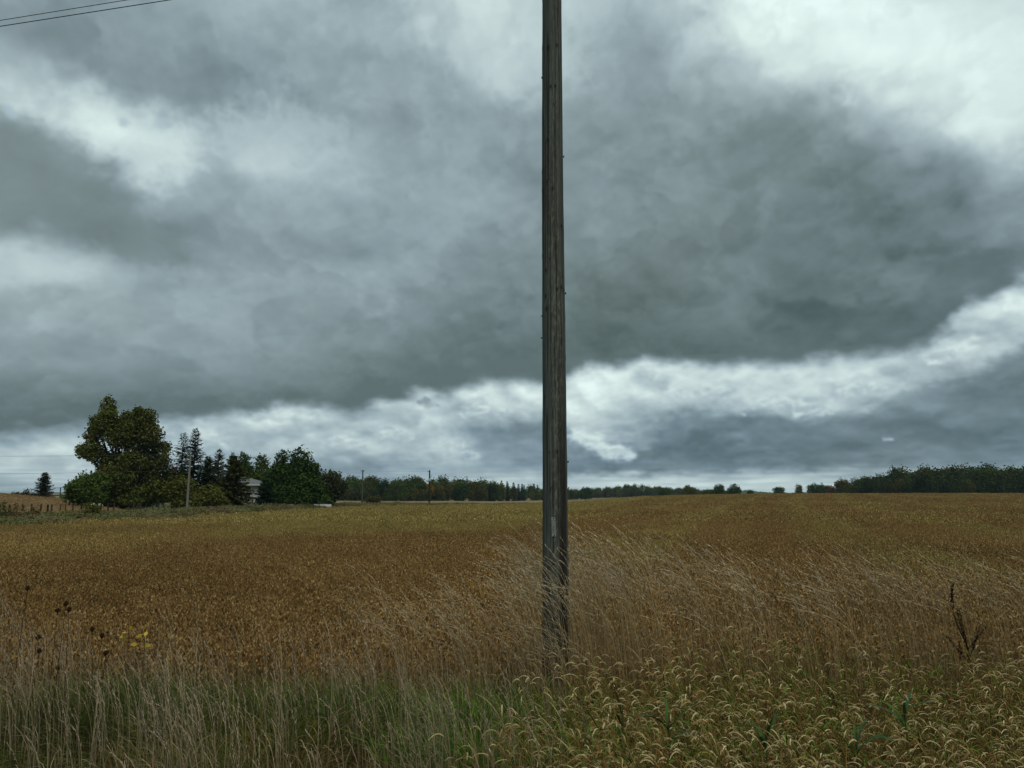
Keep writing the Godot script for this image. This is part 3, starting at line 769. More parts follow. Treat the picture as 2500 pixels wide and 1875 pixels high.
func house() -> void:
	var at := on_land(-0.3515, 121.0)
	var o := thing("farmhouse", "pale farmhouse with a low grey hipped roof half hidden by conifers", "house", at, 0.06)
	var eave: float = 3.62 - at.y
	var ridge: float = 4.75 - at.y
	var hx := 4.1
	var hz := 3.9
	var white := Color(0.52, 0.54, 0.55)
	# walls round the window openings
	var wall := Bag.new()
	wall.box(Vector3(0, eave * 0.5 - 0.2, -hz), Vector3(hx * 2.0, eave + 0.4, 0.2), white)
	for s in [-1.0, 1.0]:
		wall.box(Vector3(s * (hx - 0.1), eave * 0.5 - 0.2, 0), Vector3(0.2, eave + 0.4, hz * 2.0 - 0.2), white)
	var openings := [[2.35, 1.1], [-0.6, 1.5], [-2.9, 1.1]]
	var x0 := -hx
	for q in [openings[2], openings[1], openings[0]]:
		var lft: float = q[0] - q[1] * 0.5
		wall.box(Vector3((x0 + lft) * 0.5, eave * 0.5 - 0.2, hz), Vector3(lft - x0, eave + 0.4, 0.2), white)
		wall.box(Vector3(q[0], (eave - 2.05) * 0.5 - 0.2, hz), Vector3(q[1], eave - 2.05 + 0.4, 0.2), white)
		wall.box(Vector3(q[0], eave - 0.15, hz), Vector3(q[1], 0.3, 0.2), white)
		x0 = q[0] + q[1] * 0.5
	wall.box(Vector3((x0 + hx) * 0.5, eave * 0.5 - 0.2, hz), Vector3(hx - x0, eave + 0.4, 0.2), white)
	part("wall", wall.mesh(), M.paint, o)
	for q in openings:
		var w := Bag.new()
		var cy := eave - 1.175
		for s in [-1.0, 1.0]:
			w.box(Vector3(q[0] + s * (q[1] * 0.5 - 0.04), cy, hz + 0.06), Vector3(0.08, 1.74, 0.1), Color(0.6, 0.61, 0.62))
			w.box(Vector3(q[0], cy + s * 0.83, hz + 0.06), Vector3(q[1] - 0.16, 0.08, 0.1), Color(0.6, 0.61, 0.62))
		w.box(Vector3(q[0], cy, hz + 0.05), Vector3(q[1] - 0.16, 0.06, 0.06), Color(0.6, 0.61, 0.62))
		var wo := part("window", w.mesh(), M.paint, o)
		var pn := Bag.new()
		pn.box(Vector3(q[0], cy, hz - 0.02), Vector3(q[1] - 0.12, 1.66, 0.02), Color(0.03, 0.035, 0.04))
		part("pane", pn.mesh(), M.metal, wo)
	var r := Bag.new()
	var ex := hx + 0.5
	var ez := hz + 0.5
	var rx := hx - 3.0
	var a := Vector3(-ex, eave, ez)
	var b := Vector3(ex, eave, ez)
	var c := Vector3(ex, eave, -ez)
	var d := Vector3(-ex, eave, -ez)
	var e := Vector3(-rx, ridge, 0)
	var f := Vector3(rx, ridge, 0)
	var grey := Color(0.16, 0.165, 0.165)
	r.quad(a, b, f, e, grey, grey)
	r.quad(c, d, e, f, grey, grey)
	r.quad(b, c, f, f, grey, grey)
	r.quad(d, a, e, e, grey, grey)
	var ro := part("roof", r.mesh(), M.wood, o)
	var fa := Bag.new()
	fa.box(Vector3(0, eave - 0.09, ez), Vector3(ex * 2.0 + 0.06, 0.2, 0.05), Color(0.62, 0.63, 0.62))
	fa.box(Vector3(ex, eave - 0.09, 0), Vector3(0.05, 0.2, ez * 2.0 - 0.06), Color(0.62, 0.63, 0.62))
	fa.box(Vector3(-ex, eave - 0.09, 0), Vector3(0.05, 0.2, ez * 2.0 - 0.06), Color(0.62, 0.63, 0.62))
	fa.box(Vector3(0, eave - 0.17, 0), Vector3(ex * 2.0 - 0.06, 0.03, ez * 2.0 - 0.06), Color(0.55, 0.56, 0.55))
	part("eave", fa.mesh(), M.paint, ro)
	var ch := Bag.new()
	ch.box(Vector3(-1.2, ridge + 0.1, -0.6), Vector3(0.6, 0.9, 0.6), Color(0.2, 0.1, 0.07))
	part("chimney", ch.mesh(), M.wood, ro)

# ------------------------------------------------------------------ fence and far poles
func make_fence() -> void:
	var nth := ["first", "second", "third", "fourth", "fifth", "sixth", "seventh", "eighth", "ninth", "tenth", "eleventh", "twelfth", "thirteenth", "fourteenth", "fifteenth", "sixteenth", "seventeenth", "eighteenth", "nineteenth", "twentieth", "twenty-first"]
	var xs := [27, 60, 81, 102, 120, 130, 150, 163, 182, 202, 213, 248, 267, 281, 329, 340, 345, 359, 375, 389, 401]
	for k in xs.size():
		var t: float = (xs[k] - 1250.0) / 1895.0
		var d: float = lerpf(72.0, 90.0, (xs[k] - 27.0) / 374.0)
		var top: float = lerpf(-1.0, -0.98, k / 20.0) + chance(-0.06, 0.06)
		var at := on_land(t, d, -0.2)
		var b := Bag.new()
		var h: float = EYE + top - at.y
		var r: float = [0.11, 0.1, 0.08, 0.09, 0.1, 0.08, 0.05, 0.05, 0.06, 0.1][k % 10]
		b.tube(PackedVector3Array([Vector3.ZERO, Vector3(chance(-0.04, 0.04), h * 0.5, 0), Vector3(chance(-0.08, 0.08), h - 0.03, 0), Vector3(0, h, 0)]), PackedFloat32Array([r, r * 0.95, r * 0.9, r * 0.3]), Color(0.045, 0.038, 0.03) * chance(0.7, 1.3), 8)
		var o := part("fence_post", b.mesh(true), M.wood, self)
		o.position = at
		tag(o, "%s dark wooden fence post from the left, in the weeds below the maple" % nth[k], "fence post", "fence posts in the weedy verge")

func sag(b: Bag, p: Vector3, q: Vector3, drop: float, r: float, n := 24) -> void:
	var pts := PackedVector3Array()
	var rad := PackedFloat32Array()
	for k in n + 1:
		var f := k / float(n)
		pts.push_back(p.lerp(q, f) - Vector3(0, drop * 4.0 * f * (1.0 - f), 0))
		rad.push_back(r)
	b.tube(pts, rad, Color(0.02, 0.022, 0.025), 5)

func make_far_poles() -> void:
	var grey := Color(0.2, 0.19, 0.175)
	var dark := Color(0.05, 0.05, 0.05)
	# slim pale pole in front of the spruces
	var a := on_land(-0.4175, 92.0, -0.3)
	var o := thing("utility_pole", "slim pale grey utility pole in front of the tall spruces", "utility pole", a, 0.0, "distant utility poles")
	var ha: float = EYE + 4.6 - a.y
	var b := Bag.new()
	b.tube(PackedVector3Array([Vector3.ZERO, Vector3(0, ha * 0.5, 0), Vector3(0.05, ha, 0)]), PackedFloat32Array([0.15, 0.125, 0.1]), grey, 10)
	part("shaft", b.mesh(true), M.wood, o)
	b = Bag.new()
	b.tube(PackedVector3Array([Vector3(0.05, ha, 0), Vector3(0.05, ha + 0.12, 0)]), PackedFloat32Array([0.04, 0.05]), Color(0.2, 0.2, 0.2), 6)
	part("insulator", b.mesh(true), M.metal, o)
	# pole with a short crossarm
	var c := on_land(-0.193, 178.0, -0.3)
	o = thing("utility_pole", "distant utility pole with a short crossarm above the round shrub", "utility pole", c, 0.0, "distant utility poles")
	var hc: float = EYE + 5.45 - c.y
	b = Bag.new()
	b.tube(PackedVector3Array([Vector3.ZERO, Vector3(0.02, hc, 0)]), PackedFloat32Array([0.17, 0.13]), Color(0.09, 0.09, 0.085), 10)
	part("shaft", b.mesh(true), M.wood, o)
	b = Bag.new()
	b.box(Vector3(0, hc - 0.25, 0.16), Vector3(0.9, 0.12, 0.1), dark)
	part("crossarm", b.mesh(), M.wood, o)
	for s in [-1.0, 1.0]:
		b = Bag.new()
		b.tube(PackedVector3Array([Vector3(s * 0.38, hc - 0.19, 0.16), Vector3(s * 0.38, hc + 0.02, 0.16)]), PackedFloat32Array([0.05, 0.04]), Color(0.15, 0.14, 0.13), 6)
		part("insulator", b.mesh(true), M.metal, o)
	# dark pole with a transformer bracket
	var e := on_land(-0.1065, 152.0, -0.3)
	o = thing("utility_pole", "dark distant utility pole with a pale box and bracket before the wood", "utility pole", e, 0.0, "distant utility poles")
	var he: float = EYE + 4.6 - e.y
	b = Bag.new()
	b.tube(PackedVector3Array([Vector3.ZERO, Vector3(0, he, 0)]), PackedFloat32Array([0.16, 0.13]), Color(0.035, 0.034, 0.033), 10)
	part("shaft", b.mesh(true), M.wood, o)
	b = Bag.new()
	b.box(Vector3(-0.22, he - 0.25, 0.0), Vector3(0.5, 0.1, 0.1), dark)
	part("crossarm", b.mesh(), M.wood, o)
	b = Bag.new()
	b.tube(PackedVector3Array([Vector3(0.15, he - 1.15, 0), Vector3(0.42, he - 1.1, 0), Vector3(0.45, he - 0.95, 0)]), PackedFloat32Array([0.03, 0.03, 0.06]), dark, 6)
	part("bracket", b.mesh(true), M.metal, o)
	b = Bag.new()
	b.tube(PackedVector3Array([Vector3(0, he - 2.15, 0.2), Vector3(0, he - 1.62, 0.2), Vector3(0, he - 1.58, 0.2)]), PackedFloat32Array([0.17, 0.17, 0.04]), Color(0.42, 0.43, 0.43), 12)
	part("transformer", b.mesh(true), M.metal, o)
	var tops := [a + Vector3(0.05, ha + 0.1, 0), c + Vector3(-0.38, hc, 0.16), e + Vector3(-0.3, he - 0.2, 0)]
	var wires := [
		[tops[0], Vector3(-88.0, 6.2, -66.0), 0.5, "upper thin wire running left from the slim pale pole"],
		[tops[0] - Vector3(0, 1.9, 0), Vector3(-88.0, 4.6, -66.0), 0.6, "lower thin wire running left from the slim pale pole"],
		[tops[0], tops[1], 1.0, "thin wire from the slim pale pole to the pole with a short crossarm"],
		[tops[1] + Vector3(0.76, 0, 0), tops[2], 0.25, "upper thin wire between the two distant poles before the wood"],
		[tops[1] + Vector3(0.4, -1.4, 0), tops[2] - Vector3(-0.3, 2.0, 0), 0.5, "lower sagging wire between the two distant poles before the wood"]]
	for w in wires:
		b = Bag.new()
		sag(b, w[0], w[1], w[2], 0.011)
		var wo := part("overhead_wire", b.mesh(true), M.metal, self)
		tag(wo, w[3], "wire", "overhead wires")
	# the two wires of the near line, top left
	for w in [[0.094, 8.87, 0.0105, "lower thick wire crossing the top left corner of the sky"], [0.099, 8.99, 0.0085, "upper thin wire crossing the top left corner of the sky"]]:
		b = Bag.new()
		var pts := PackedVector3Array()
		var rad := PackedFloat32Array()
		for k in 41:
			var x := 24.0 - k * 1.2
			var d := 8.547 - 0.1 * x
			var y: float = w[1] + w[0] * (x - 0.47) if x < 0.47 else w[1] - 0.02 * (x - 0.47)
			if x < -7.0: y += 0.0022 * (x + 7.0) * (x + 7.0)
			pts.push_back(Vector3(x, y, -d))
			rad.push_back(w[2] * 0.5)
		b.tube(pts, rad, Color(0.015, 0.017, 0.02), 6)
		var wo := part("overhead_wire", b.mesh(true), M.metal, self)
		tag(wo, w[3], "wire", "overhead wires")

# ------------------------------------------------------------------ soybean crop
func soy_plant(leaves: int, size: float, r: float, h: float) -> ArrayMesh:
	var b := Bag.new()
	for k in 5:
		var p := Vector3(chance(-r, r) * 0.6, 0, chance(-r, r) * 0.6)
		var q := p + Vector3(chance(-0.12, 0.12), h * chance(0.8, 1.05), chance(-0.12, 0.12))
		var side := Vector3(chance(-1, 1), 0, chance(-1, 1)).normalized() * 0.004
		b.quad(p - side, p + side, q + side * 0.6, q - side * 0.6, Color(0.2, 0.13, 0.06), Color(0.26, 0.17, 0.08))
	for k in leaves:
		var a := chance(0, TAU)
		var rr := r * sqrt(rng.randf())
		var f := pow(rng.randf(), 0.7)
		var p := Vector3(cos(a) * rr, h * (0.12 + 0.92 * f) - rr * 0.25, sin(a) * rr)
		var up := -1.0 if rng.randf() < 0.55 else 1.0
		var along := Vector3(rng.randfn() * 0.45, up * chance(0.5, 1.0), rng.randfn() * 0.45).normalized()
		var across := along.cross(Vector3(rng.randfn(), 0.2, rng.randfn())).normalized()
		var s := size * chance(0.6, 1.35)
		var pick := rng.randf()
		var col := Color(0.29, 0.2, 0.082)
		if pick < 0.32: col = Color(0.17, 0.105, 0.042)
		elif pick < 0.5: col = Color(0.36, 0.265, 0.12)
		elif pick < 0.54: col = Color(0.44, 0.36, 0.19)
		elif pick < 0.63: col = Color(0.28, 0.16, 0.058)
		b.leaf(p, along * s, across * s * chance(0.14, 0.3), col * chance(0.82, 1.15))
	return b.mesh()

func crop_tint(x: float, d: float) -> Color:
	var t := x / d
	var n := n_ground.get_noise_2d(x * 0.55, d * 0.55)
	var n2 := n_ground.get_noise_2d(x * 2.2 + 400.0, d * 2.2)
	var c := Color(1.0, 0.94, 0.86) * (1.0 + 0.22 * n + 0.16 * n2)
	# greener, yellower ground further out on the left and in a long tongue to the right
	var yellow := 0.0
	var border := curve_at([Vector2(-0.75, 20.0), Vector2(-0.62, 22.0), Vector2(-0.5, 25.5), Vector2(-0.4, 30.0), Vector2(-0.33, 36.0), Vector2(-0.18, 38.5), Vector2(-0.06, 38.5), Vector2(0.0, 42.0), Vector2(0.05, 55.0), Vector2(0.11, 95.0), Vector2(0.17, 170.0), Vector2(0.2, 400.0)], t)
	yellow = sstep(0.0, 2.5, d - border + n2 * 2.0) * 0.95
	yellow *= 1.0 - 0.55 * sstep(70.0, 38.0, d) * sstep(-0.28, -0.42, t) 
	# tilled streaks running away to the right
	var u := x - 0.265 * d - 0.0004 * d * d + 3.4 + n * 0.8
	var lane := wrapf(u, -4.6, 4.6)
	var streak := (exp(-pow((lane - 0.9) / 0.75, 2.0)) + exp(-pow((lane + 0.9) / 0.75, 2.0))) * sstep(14.0, 26.0, d) * sstep(-0.02, 0.08, t) * clampf(0.75 + 0.9 * n2, 0.0, 1.0)
	streak += 0.3 * sstep(0.3, 0.9, sin(u * 2.05)) * sstep(20.0, 40.0, d) * sstep(0.0, 0.1, t)
	streak = maxf(streak, sstep(0.18, 0.55, n_ground.get_noise_2d(x * 0.5 + 90.0, d * 0.16)) * sstep(0.12, 0.3, t) * 0.8)
	yellow = clampf(maxf(yellow, streak * 0.95), 0.0, 1.0)
	return c.lerp(Color(1.16, 1.34, 1.08) * (1.0 + 0.16 * n + 0.16 * n2), yellow)

func make_crop() -> void:
	var near := []
	var mid := []
	for k in 5:
		near.append(soy_plant(230, 0.047, 0.3, 0.6))
		mid.append(soy_plant(80, 0.095, 0.42, 0.62))
	var put := []
	var tint := []
	for k in 10:
		put.append([])
		tint.append(PackedColorArray())
	# [from, to, plants per square metre, size]
	for band in [[9.2, 26.0, 9.0, 1.0, 0], [26.0, 52.0, 5.5, 1.15, 0], [52.0, 120.0, 2.6, 1.15, 5], [120.0, 300.0, 0.85, 1.3, 5]]:
		var area: float = 0.86 * (band[1] * band[1] - band[0] * band[0])
		for k in int(area * band[2]):
			var d := sqrt(lerpf(band[0] * band[0], band[1] * band[1], rng.randf()))
			var t := chance(-0.86, 0.86)
			if d > curve_at(VERGE_NEAR, t) - 0.4:
				continue
			var x := t * d
			if d < 11.0 and d < 9.6 + n_ground.get_noise_2d(x * 5.0, 0) * 0.8 + sstep(0.0, 0.15, t) * 1.0:
				continue
			var s: float = band[3] * chance(0.82, 1.15) * (1.0 + 0.08 * n_ground.get_noise_2d(x * 3.0, d * 3.0))
			var kind: int = band[4] + rng.randi() % 5
			put[kind].append(Transform3D(turned(chance(0, TAU), Vector3(s, s * chance(0.85, 1.12) / sqrt(band[3]), s)), on_land(t, d)))
			tint[kind].push_back(crop_tint(x, d) * chance(0.84, 1.16))
	# the brown rise beyond the verge, far left
	for k in 5200:
		var t := chance(-0.9, -0.44)
		var d := chance(68.0, 140.0)
		if d < curve_at(VERGE_FAR, t) or d > lerpf(150.0, 100.0, sstep(-0.66, -0.5, t)):
			continue
		var kind := 5 + rng.randi() % 5
		var s := chance(0.9, 1.3)
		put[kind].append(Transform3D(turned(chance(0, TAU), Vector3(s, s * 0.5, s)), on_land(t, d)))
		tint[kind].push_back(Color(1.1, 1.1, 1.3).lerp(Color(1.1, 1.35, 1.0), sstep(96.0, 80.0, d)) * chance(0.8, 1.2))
	var o := thing("soybean_crop", "brown ripe soybean crop filling the whole field, yellower further out", "crop", Vector3.ZERO)
	o.set_meta("kind", "stuff")
	for k in 10:
		scatter("plants", (near + mid)[k], M.dry, put[k], tint[k], "", "", o)

# ------------------------------------------------------------------ weeds along the far verge
func weed_tuft(h: float, r: float, n: int, wide: float, col: Color, tip: Color) -> ArrayMesh:
	var b := Bag.new()
	for k in n:
		var p := Vector3(chance(-r, r), 0, chance(-r, r))
		var hh := h * chance(0.55, 1.1)
		var q := p + Vector3(chance(-0.2, 0.2), hh, chance(-0.2, 0.2))
		var side := Vector3(chance(-1, 1), 0, chance(-1, 1)).normalized() * wide * chance(0.5, 1.2)
		var m := p.lerp(q, 0.55)
		b.quad(p - side * 0.4, p + side * 0.4, m + side, m - side, col * 0.9, col)
		b.quad(m - side, m + side, q + side * 0.2, q - side * 0.2, col, tip)
		for j in 3:
			var s := p.lerp(q, chance(0.3, 1.0))
			var al := Vector3(rng.randfn(), chance(-0.3, 0.9), rng.randfn()).normalized() * 0.18
			b.leaf(s, al, al.cross(Vector3(0.3, 1, 0.2)).normalized() * 0.05, col.lerp(tip, chance(0, 0.7)))
	return b.mesh()

func make_verge() -> void:
	var kinds := []
	for k in 4:
		kinds.append(weed_tuft(1.02, 0.5, 34, 0.02, [Color(0.09, 0.1, 0.034), Color(0.12, 0.11, 0.045), Color(0.075, 0.095, 0.028), Color(0.13, 0.095, 0.045)][k], [Color(0.22, 0.2, 0.095), Color(0.3, 0.26, 0.15), Color(0.17, 0.19, 0.065), Color(0.27, 0.2, 0.13)][k]))
	var put := [[], [], [], []]
	var tint := [PackedColorArray(), PackedColorArray(), PackedColorArray(), PackedColorArray()]
	for k in 12000:
		var t := chance(-0.9, 0.06)
		var a := curve_at(VERGE_NEAR, t)
		var z := maxf(curve_at(VERGE_FAR, t), a + 3.0)
		var f := rng.randf()
		var d := lerpf(a, z, f)
		if rng.randf() > 0.35 + 0.65 * sstep(130.0, 50.0, d):
			pass
		var kind := int(clampf(2.0 + n_ground.get_noise_2d(t * d * 1.2, d * 1.2) * 3.4 + chance(-0.8, 0.8), 0, 3))
		var s := chance(0.65, 1.15) * (1.0 + 0.3 * n_ground.get_noise_2d(t * d * 2.4 + 50.0, d * 2.4)) * lerpf(1.0, 0.62, sstep(-0.2, -0.02, t)) * lerpf(0.8, 1.0, sstep(-0.5, -0.4, t)) * lerpf(0.85, 1.0, sstep(0.0, 0.15, f))
		put[kind].append(Transform3D(turned(chance(0, TAU), Vector3(1, s, 1)), on_land(t, d, -0.05)))
		tint[kind].push_back(Color(1, 1, 1) * chance(0.75, 1.25))
	var o := thing("verge_weeds", "strip of tall grey-green weeds and grass between field and farm", "weeds", Vector3.ZERO)
	o.set_meta("kind", "stuff")
	for k in 4:
		scatter("tufts", kinds[k], M.dry, put[k], tint[k], "", "", o)
	for q in [[-0.5405, 67.0, -0.72, 2.0, "round olive shrub among the fence posts in the weedy verge", OLIVE], [-0.657, 60.0, -0.66, 1.6, "yellow-green shrub at the left edge in the weedy verge", Color(0.085, 0.09, 0.03)], [-0.636, 62.0, -0.82, 1.5, "reddish brown shrub among the leftmost fence posts", Color(0.15, 0.1, 0.05)],
			[-0.1785, 148.0, -0.35, 4.4, "wide low olive shrub at the foot of the crossarm pole", Color(0.075, 0.075, 0.032)], [-0.612, 64.0, -0.85, 0.8, "thin rusty sapling among the fence posts left of the round shrub", Color(0.17, 0.09, 0.04)]]:
		farm_tree("verge_bush", q[4], q[0], q[1], q[2], q[3], 5, 0.0, q[5], 0.0, RUST, "shrubs in the weedy verge", 0.15, 26.0)

# ------------------------------------------------------------------ the big pole
func make_pole() -> void:
	var base := Vector3(0.462, -0.55, -8.5)
	var o := thing("wooden_utility_pole", "big weathered grey-brown wooden utility pole standing in the near grass", "utility pole", base)
	var h := 10.2
	var sides := 96
	var rows := 520
	var b := Bag.new()
	var lich := FastNoiseLite.new()
	lich.seed = 9; lich.frequency = 1.0; lich.fractal_octaves = 4
	var knots := []
	for k in 46:
		knots.append(Vector3(chance(0, TAU), chance(1.2, h - 0.3), chance(0.008, 0.02)))
	# the knots and staples the photograph's near face shows
	for q in [[2.0, 7.95], [1.1, 7.98], [1.75, 7.45], [2.1, 6.8], [1.6, 6.2], [2.35, 5.25], [1.3, 5.02], [2.4, 4.95], [2.3, 4.8], [1.45, 3.2]]:
		knots.append(Vector3(q[0], q[1], 0.018))
	var nm := PackedVector3Array()
	for y in rows + 1:
		var f := y / float(rows)
		var yy := f * h
		var r := lerpf(0.147, 0.108, f)
		var bend := Vector3(0.012 * sin(f * 5.0) + 0.02 * sin(f * PI) * -1.0 + f * 0.045, 0, 0)
		for s in sides:
			var w := TAU * s / sides
			var dir := Vector3(cos(w), 0, sin(w))
			var grain := lich.get_noise_3d(cos(w) * 11.0, yy * 0.55, sin(w) * 11.0)
			var fine := lich.get_noise_3d(cos(w) * 30.0, yy * 1.6, sin(w) * 30.0)
			var blotch := lich.get_noise_3d(cos(w) * 2.0, yy * 1.1, sin(w) * 2.0)
			var speck := lich.get_noise_3d(cos(w) * 7.0 + 40.0, yy * 9.0, sin(w) * 7.0)
			var crack := sstep(0.22, 0.34, lich.get_noise_3d(cos(w) * 5.0 + 9.0, yy * 0.28, sin(w) * 5.0))
			var rr := r * (1.0 + 0.024 * grain + 0.012 * fine - 0.06 * crack + 0.022 * blotch)
			var col := Color(0.09, 0.1, 0.09) * (1.0 + 0.6 * grain + 0.5 * fine)
			col = col.lerp(Color(0.1, 0.092, 0.078), sstep(0.0, 0.5, blotch) * 0.4)
			# pale flaking lichen along one side, mossier low down
			var side_w := sstep(0.95, 0.2, absf(wrapf(w - (1.42 + 0.18 * sin(yy * 1.3)), -PI, PI)))
			var flake := sstep(0.02, 0.3, speck + 0.12 * grain) * side_w * (0.4 + 0.6 * sstep(8.0, 4.5, yy))
			col = col.lerp(Color(0.2, 0.205, 0.15), flake * 0.75)
			# dark, damp streak on the right of the road face low down
			var damp := sstep(0.55, 0.2, absf(wrapf(w - 0.95, -PI, PI)) - 0.15 * blotch) * sstep(5.2, 2.6, yy)
			col = col.lerp(Color(0.025, 0.024, 0.022), damp * 0.85)
			col = col.lerp(Color(0.062, 0.06, 0.044), sstep(2.2, 0.9, yy) * 0.5)
			col = col.lerp(Color(0.02, 0.02, 0.019), crack * 0.7)
			for q in knots:
				var dw := wrapf(w - q.x, -PI, PI) * r
				var dy: float = (yy - q.y) * 0.55
				var k2: float = (dw * dw + dy * dy) / (q.z * q.z)
				if k2 < 4.0:
					rr += 0.006 * exp(-k2) - 0.009 * exp(-k2 * 5.0)
					col = col.lerp(Color(0.01, 0.009, 0.008), exp(-k2 * 1.6) * 0.9)
			b.v.push_back(bend + dir * rr + Vector3(0, yy, 0))
			b.c.push_back(col)
	for y in rows:
		for s in sides:
			var p := y * sides + s
			var q := y * sides + (s + 1) % sides
			b.i.append_array(PackedInt32Array([p, q, p + sides, q, q + sides, p + sides]))
	part("shaft", b.mesh(true), M.wood, o)
	# old staples and nail stubs that break the outline
	for k in 10:
		var y := chance(2.6, 9.6)
		var w: float = [0.05, 3.1, 1.2, 2.0, 0.2, 2.95][k % 6] + chance(-0.15, 0.15)
		var r := lerpf(0.147, 0.108, y / h)
		var f := y / h
		var at := Vector3(cos(w) * r + 0.012 * sin(f * 5.0) - 0.02 * sin(f * PI) + f * 0.045, y, sin(w) * r)
		var nb := Bag.new()
		nb.tube(PackedVector3Array([at, at + Vector3(cos(w), 0.3, sin(w)) * 0.012]), PackedFloat32Array([0.005, 0.007]), Color(0.02, 0.017, 0.015), 6)
		nb.box(at + Vector3(cos(w), 0.3, sin(w)) * 0.012, Vector3(0.012, chance(0.01, 0.035), 0.012), Color(0.02, 0.017, 0.015))
		part("nail", nb.mesh(), M.metal, o)
	# number tag
	var tg := Node3D.new()
	tg.name = "number_tag"
	o.add_child(tg, true)
	tg.set_meta("label", "small white metal tag with rotated black lettering")
	var face := 1.72
	tg.position = Vector3(cos(face) * 0.1435 + 0.006, 2.4, sin(face) * 0.1435)
	tg.rotation = Vector3(0, PI / 2 - face, 0.035)
	var pb := Bag.new()
	pb.box(Vector3.ZERO, Vector3(0.042, 0.2, 0.003), Color(0.3, 0.32, 0.29))
	part("plate", pb.mesh(), M.paint, tg)
	for s in [-1.0, 1.0]:
		var hb := Bag.new()
		hb.tube(PackedVector3Array([Vector3(0.002, s * 0.088, 0.0015), Vector3(0.002, s * 0.088, 0.004)]), PackedFloat32Array([0.0085, 0.006]), Color(0.01, 0.01, 0.01), 10)
		hb.tube(PackedVector3Array([Vector3(0.002, s * 0.088, 0.004), Vector3(0.002, s * 0.088, 0.0042)]), PackedFloat32Array([0.006, 0.0005]), Color(0.01, 0.01, 0.01), 10)
		part("nail", hb.mesh(), M.metal, tg)
	var ink := StandardMaterial3D.new()
	ink.resource_name = "ink"
	ink.albedo_color = Color(0.07, 0.07, 0.065)
	var font := SystemFont.new()
	font.font_names = PackedStringArray(["Droid Sans"])
	for q in [["C11TR4N1", 0.0265, -0.0065, 0.142], ["2 7 111 3", 0.014, 0.0125, 0.142]]:
		var tm := TextMesh.new()
		tm.text = q[0]
		tm.font = font
		tm.font_size = 32
		tm.depth = 0.0008
		tm.pixel_size = q[1] / 32.0
		var lo := MeshInstance3D.new()
		lo.name = "lettering"
		lo.mesh = tm
		lo.material_override = ink
		tg.add_child(lo, true)
		lo.position = Vector3(q[2], 0, 0.0024)
		lo.rotation.z = -PI / 2
		lo.scale = Vector3(q[3] / maxf(tm.get_aabb().size.x, 0.01), 1, 1)

# ------------------------------------------------------------------ roadside grasses
func stalk(b: Bag, p: Vector3, lean: Vector3, curl: float, length: float, w0: float, w1: float, n: int, c0: Color, c1: Color, down := 0.0) -> PackedVector3Array:   # a ribbon that starts upright and bends over towards lean
	var pts := PackedVector3Array([p])
	var dir := (Vector3.UP + lean * 0.07 + Vector3(chance(-0.06, 0.06), 0, chance(-0.06, 0.06))).normalized()
	var q := p
	for k in n:
		var f := (k + 1.0) / n
		dir = (dir + lean * curl * pow(f, 6.0) * 4.6 / n * 3.0 + Vector3(0, -down * f * 3.0 / n, 0)).normalized()
		q += dir * (length / n)
		pts.push_back(q)
	var a := chance(0, TAU)
	var face := Vector3(cos(a), 0, sin(a))
	for k in n:
		var s0 := (pts[k + 1] - pts[k]).cross(face).normalized() * lerpf(w0, w1, k / float(n)) * 0.5
		var s1 := s0.normalized() * lerpf(w0, w1, (k + 1.0) / n) * 0.5
		b.quad(pts[k] - s0, pts[k] + s0, pts[k + 1] + s1, pts[k + 1] - s1, c0.lerp(c1, k / float(n)), c0.lerp(c1, (k + 1.0) / n))
	return pts

func seed_head(b: Bag, pts: PackedVector3Array, from: int, w: float, col: Color) -> void:      # narrow panicle along the last part of a stalk
	for k in range(from, pts.size() - 1):
		var d := pts[k + 1] - pts[k]
		for j in 7:
			var f := j / 7.0
			var p := pts[k] + d * f
			var al := (d.normalized() + Vector3(rng.randfn(), rng.randfn(), rng.randfn()) * 0.2).normalized() * w * chance(3.0, 5.6)
			b.leaf(p, al, al.cross(Vector3(rng.randfn(), rng.randfn(), rng.randfn())).normalized() * w * 0.36, col * chance(0.75, 1.25))

func tall_tuft(n: int, len: float, r: float, curl: float, wind: float, c0: Color, c1: Color, head: Color, head_w: float) -> ArrayMesh:
	var b := Bag.new()
	for k in n:
		var p := Vector3(chance(-r, r), 0, chance(-r, r))
		var lean := Vector3(-wind * chance(0.4, 1.3), 0, chance(-0.25, 0.35))
		var l := len * (chance(0.86, 1.08) if len > 1.6 else chance(0.72, 1.1))
		var pts := stalk(b, p, lean, curl * chance(0.4, 1.5), l, 0.006 if len > 1.6 else 0.0052, 0.0036, 12, c0, c1)
		seed_head(b, pts, 9, head_w * chance(0.7, 1.2), head * chance(0.8, 1.2))
		for j in 2:      # side blades
			var at := pts[1 + rng.randi() % 5]
			var a := chance(0, TAU)
			stalk(b, at, Vector3(cos(a) - wind * 0.4, 0, sin(a)) * 0.9, 0.8, chance(0.18, 0.36), 0.007, 0.002, 4, c0.lerp(c1, 0.6), c1 * chance(0.8, 1.2), 0.25)
	return b.mesh()

func blade_tuft(n: int, len: float, r: float, w: float, spread: float, cols: Array) -> ArrayMesh:
	var b := Bag.new()
	for k in n:
		var a := chance(0, TAU)
		var rr := r * sqrt(rng.randf())
		var c: Color = cols[rng.randi() % cols.size()] * chance(0.7, 1.3)
		stalk(b, Vector3(cos(a) * rr, 0, sin(a) * rr), Vector3(cos(a) * spread - 0.12, 0, sin(a) * spread) * chance(0.4, 1.4), 0.75, len * chance(0.5, 1.1), w * chance(0.6, 1.2), w * 0.15, 5, c * 0.85, c * 1.1, 0.1)
	return b.mesh()

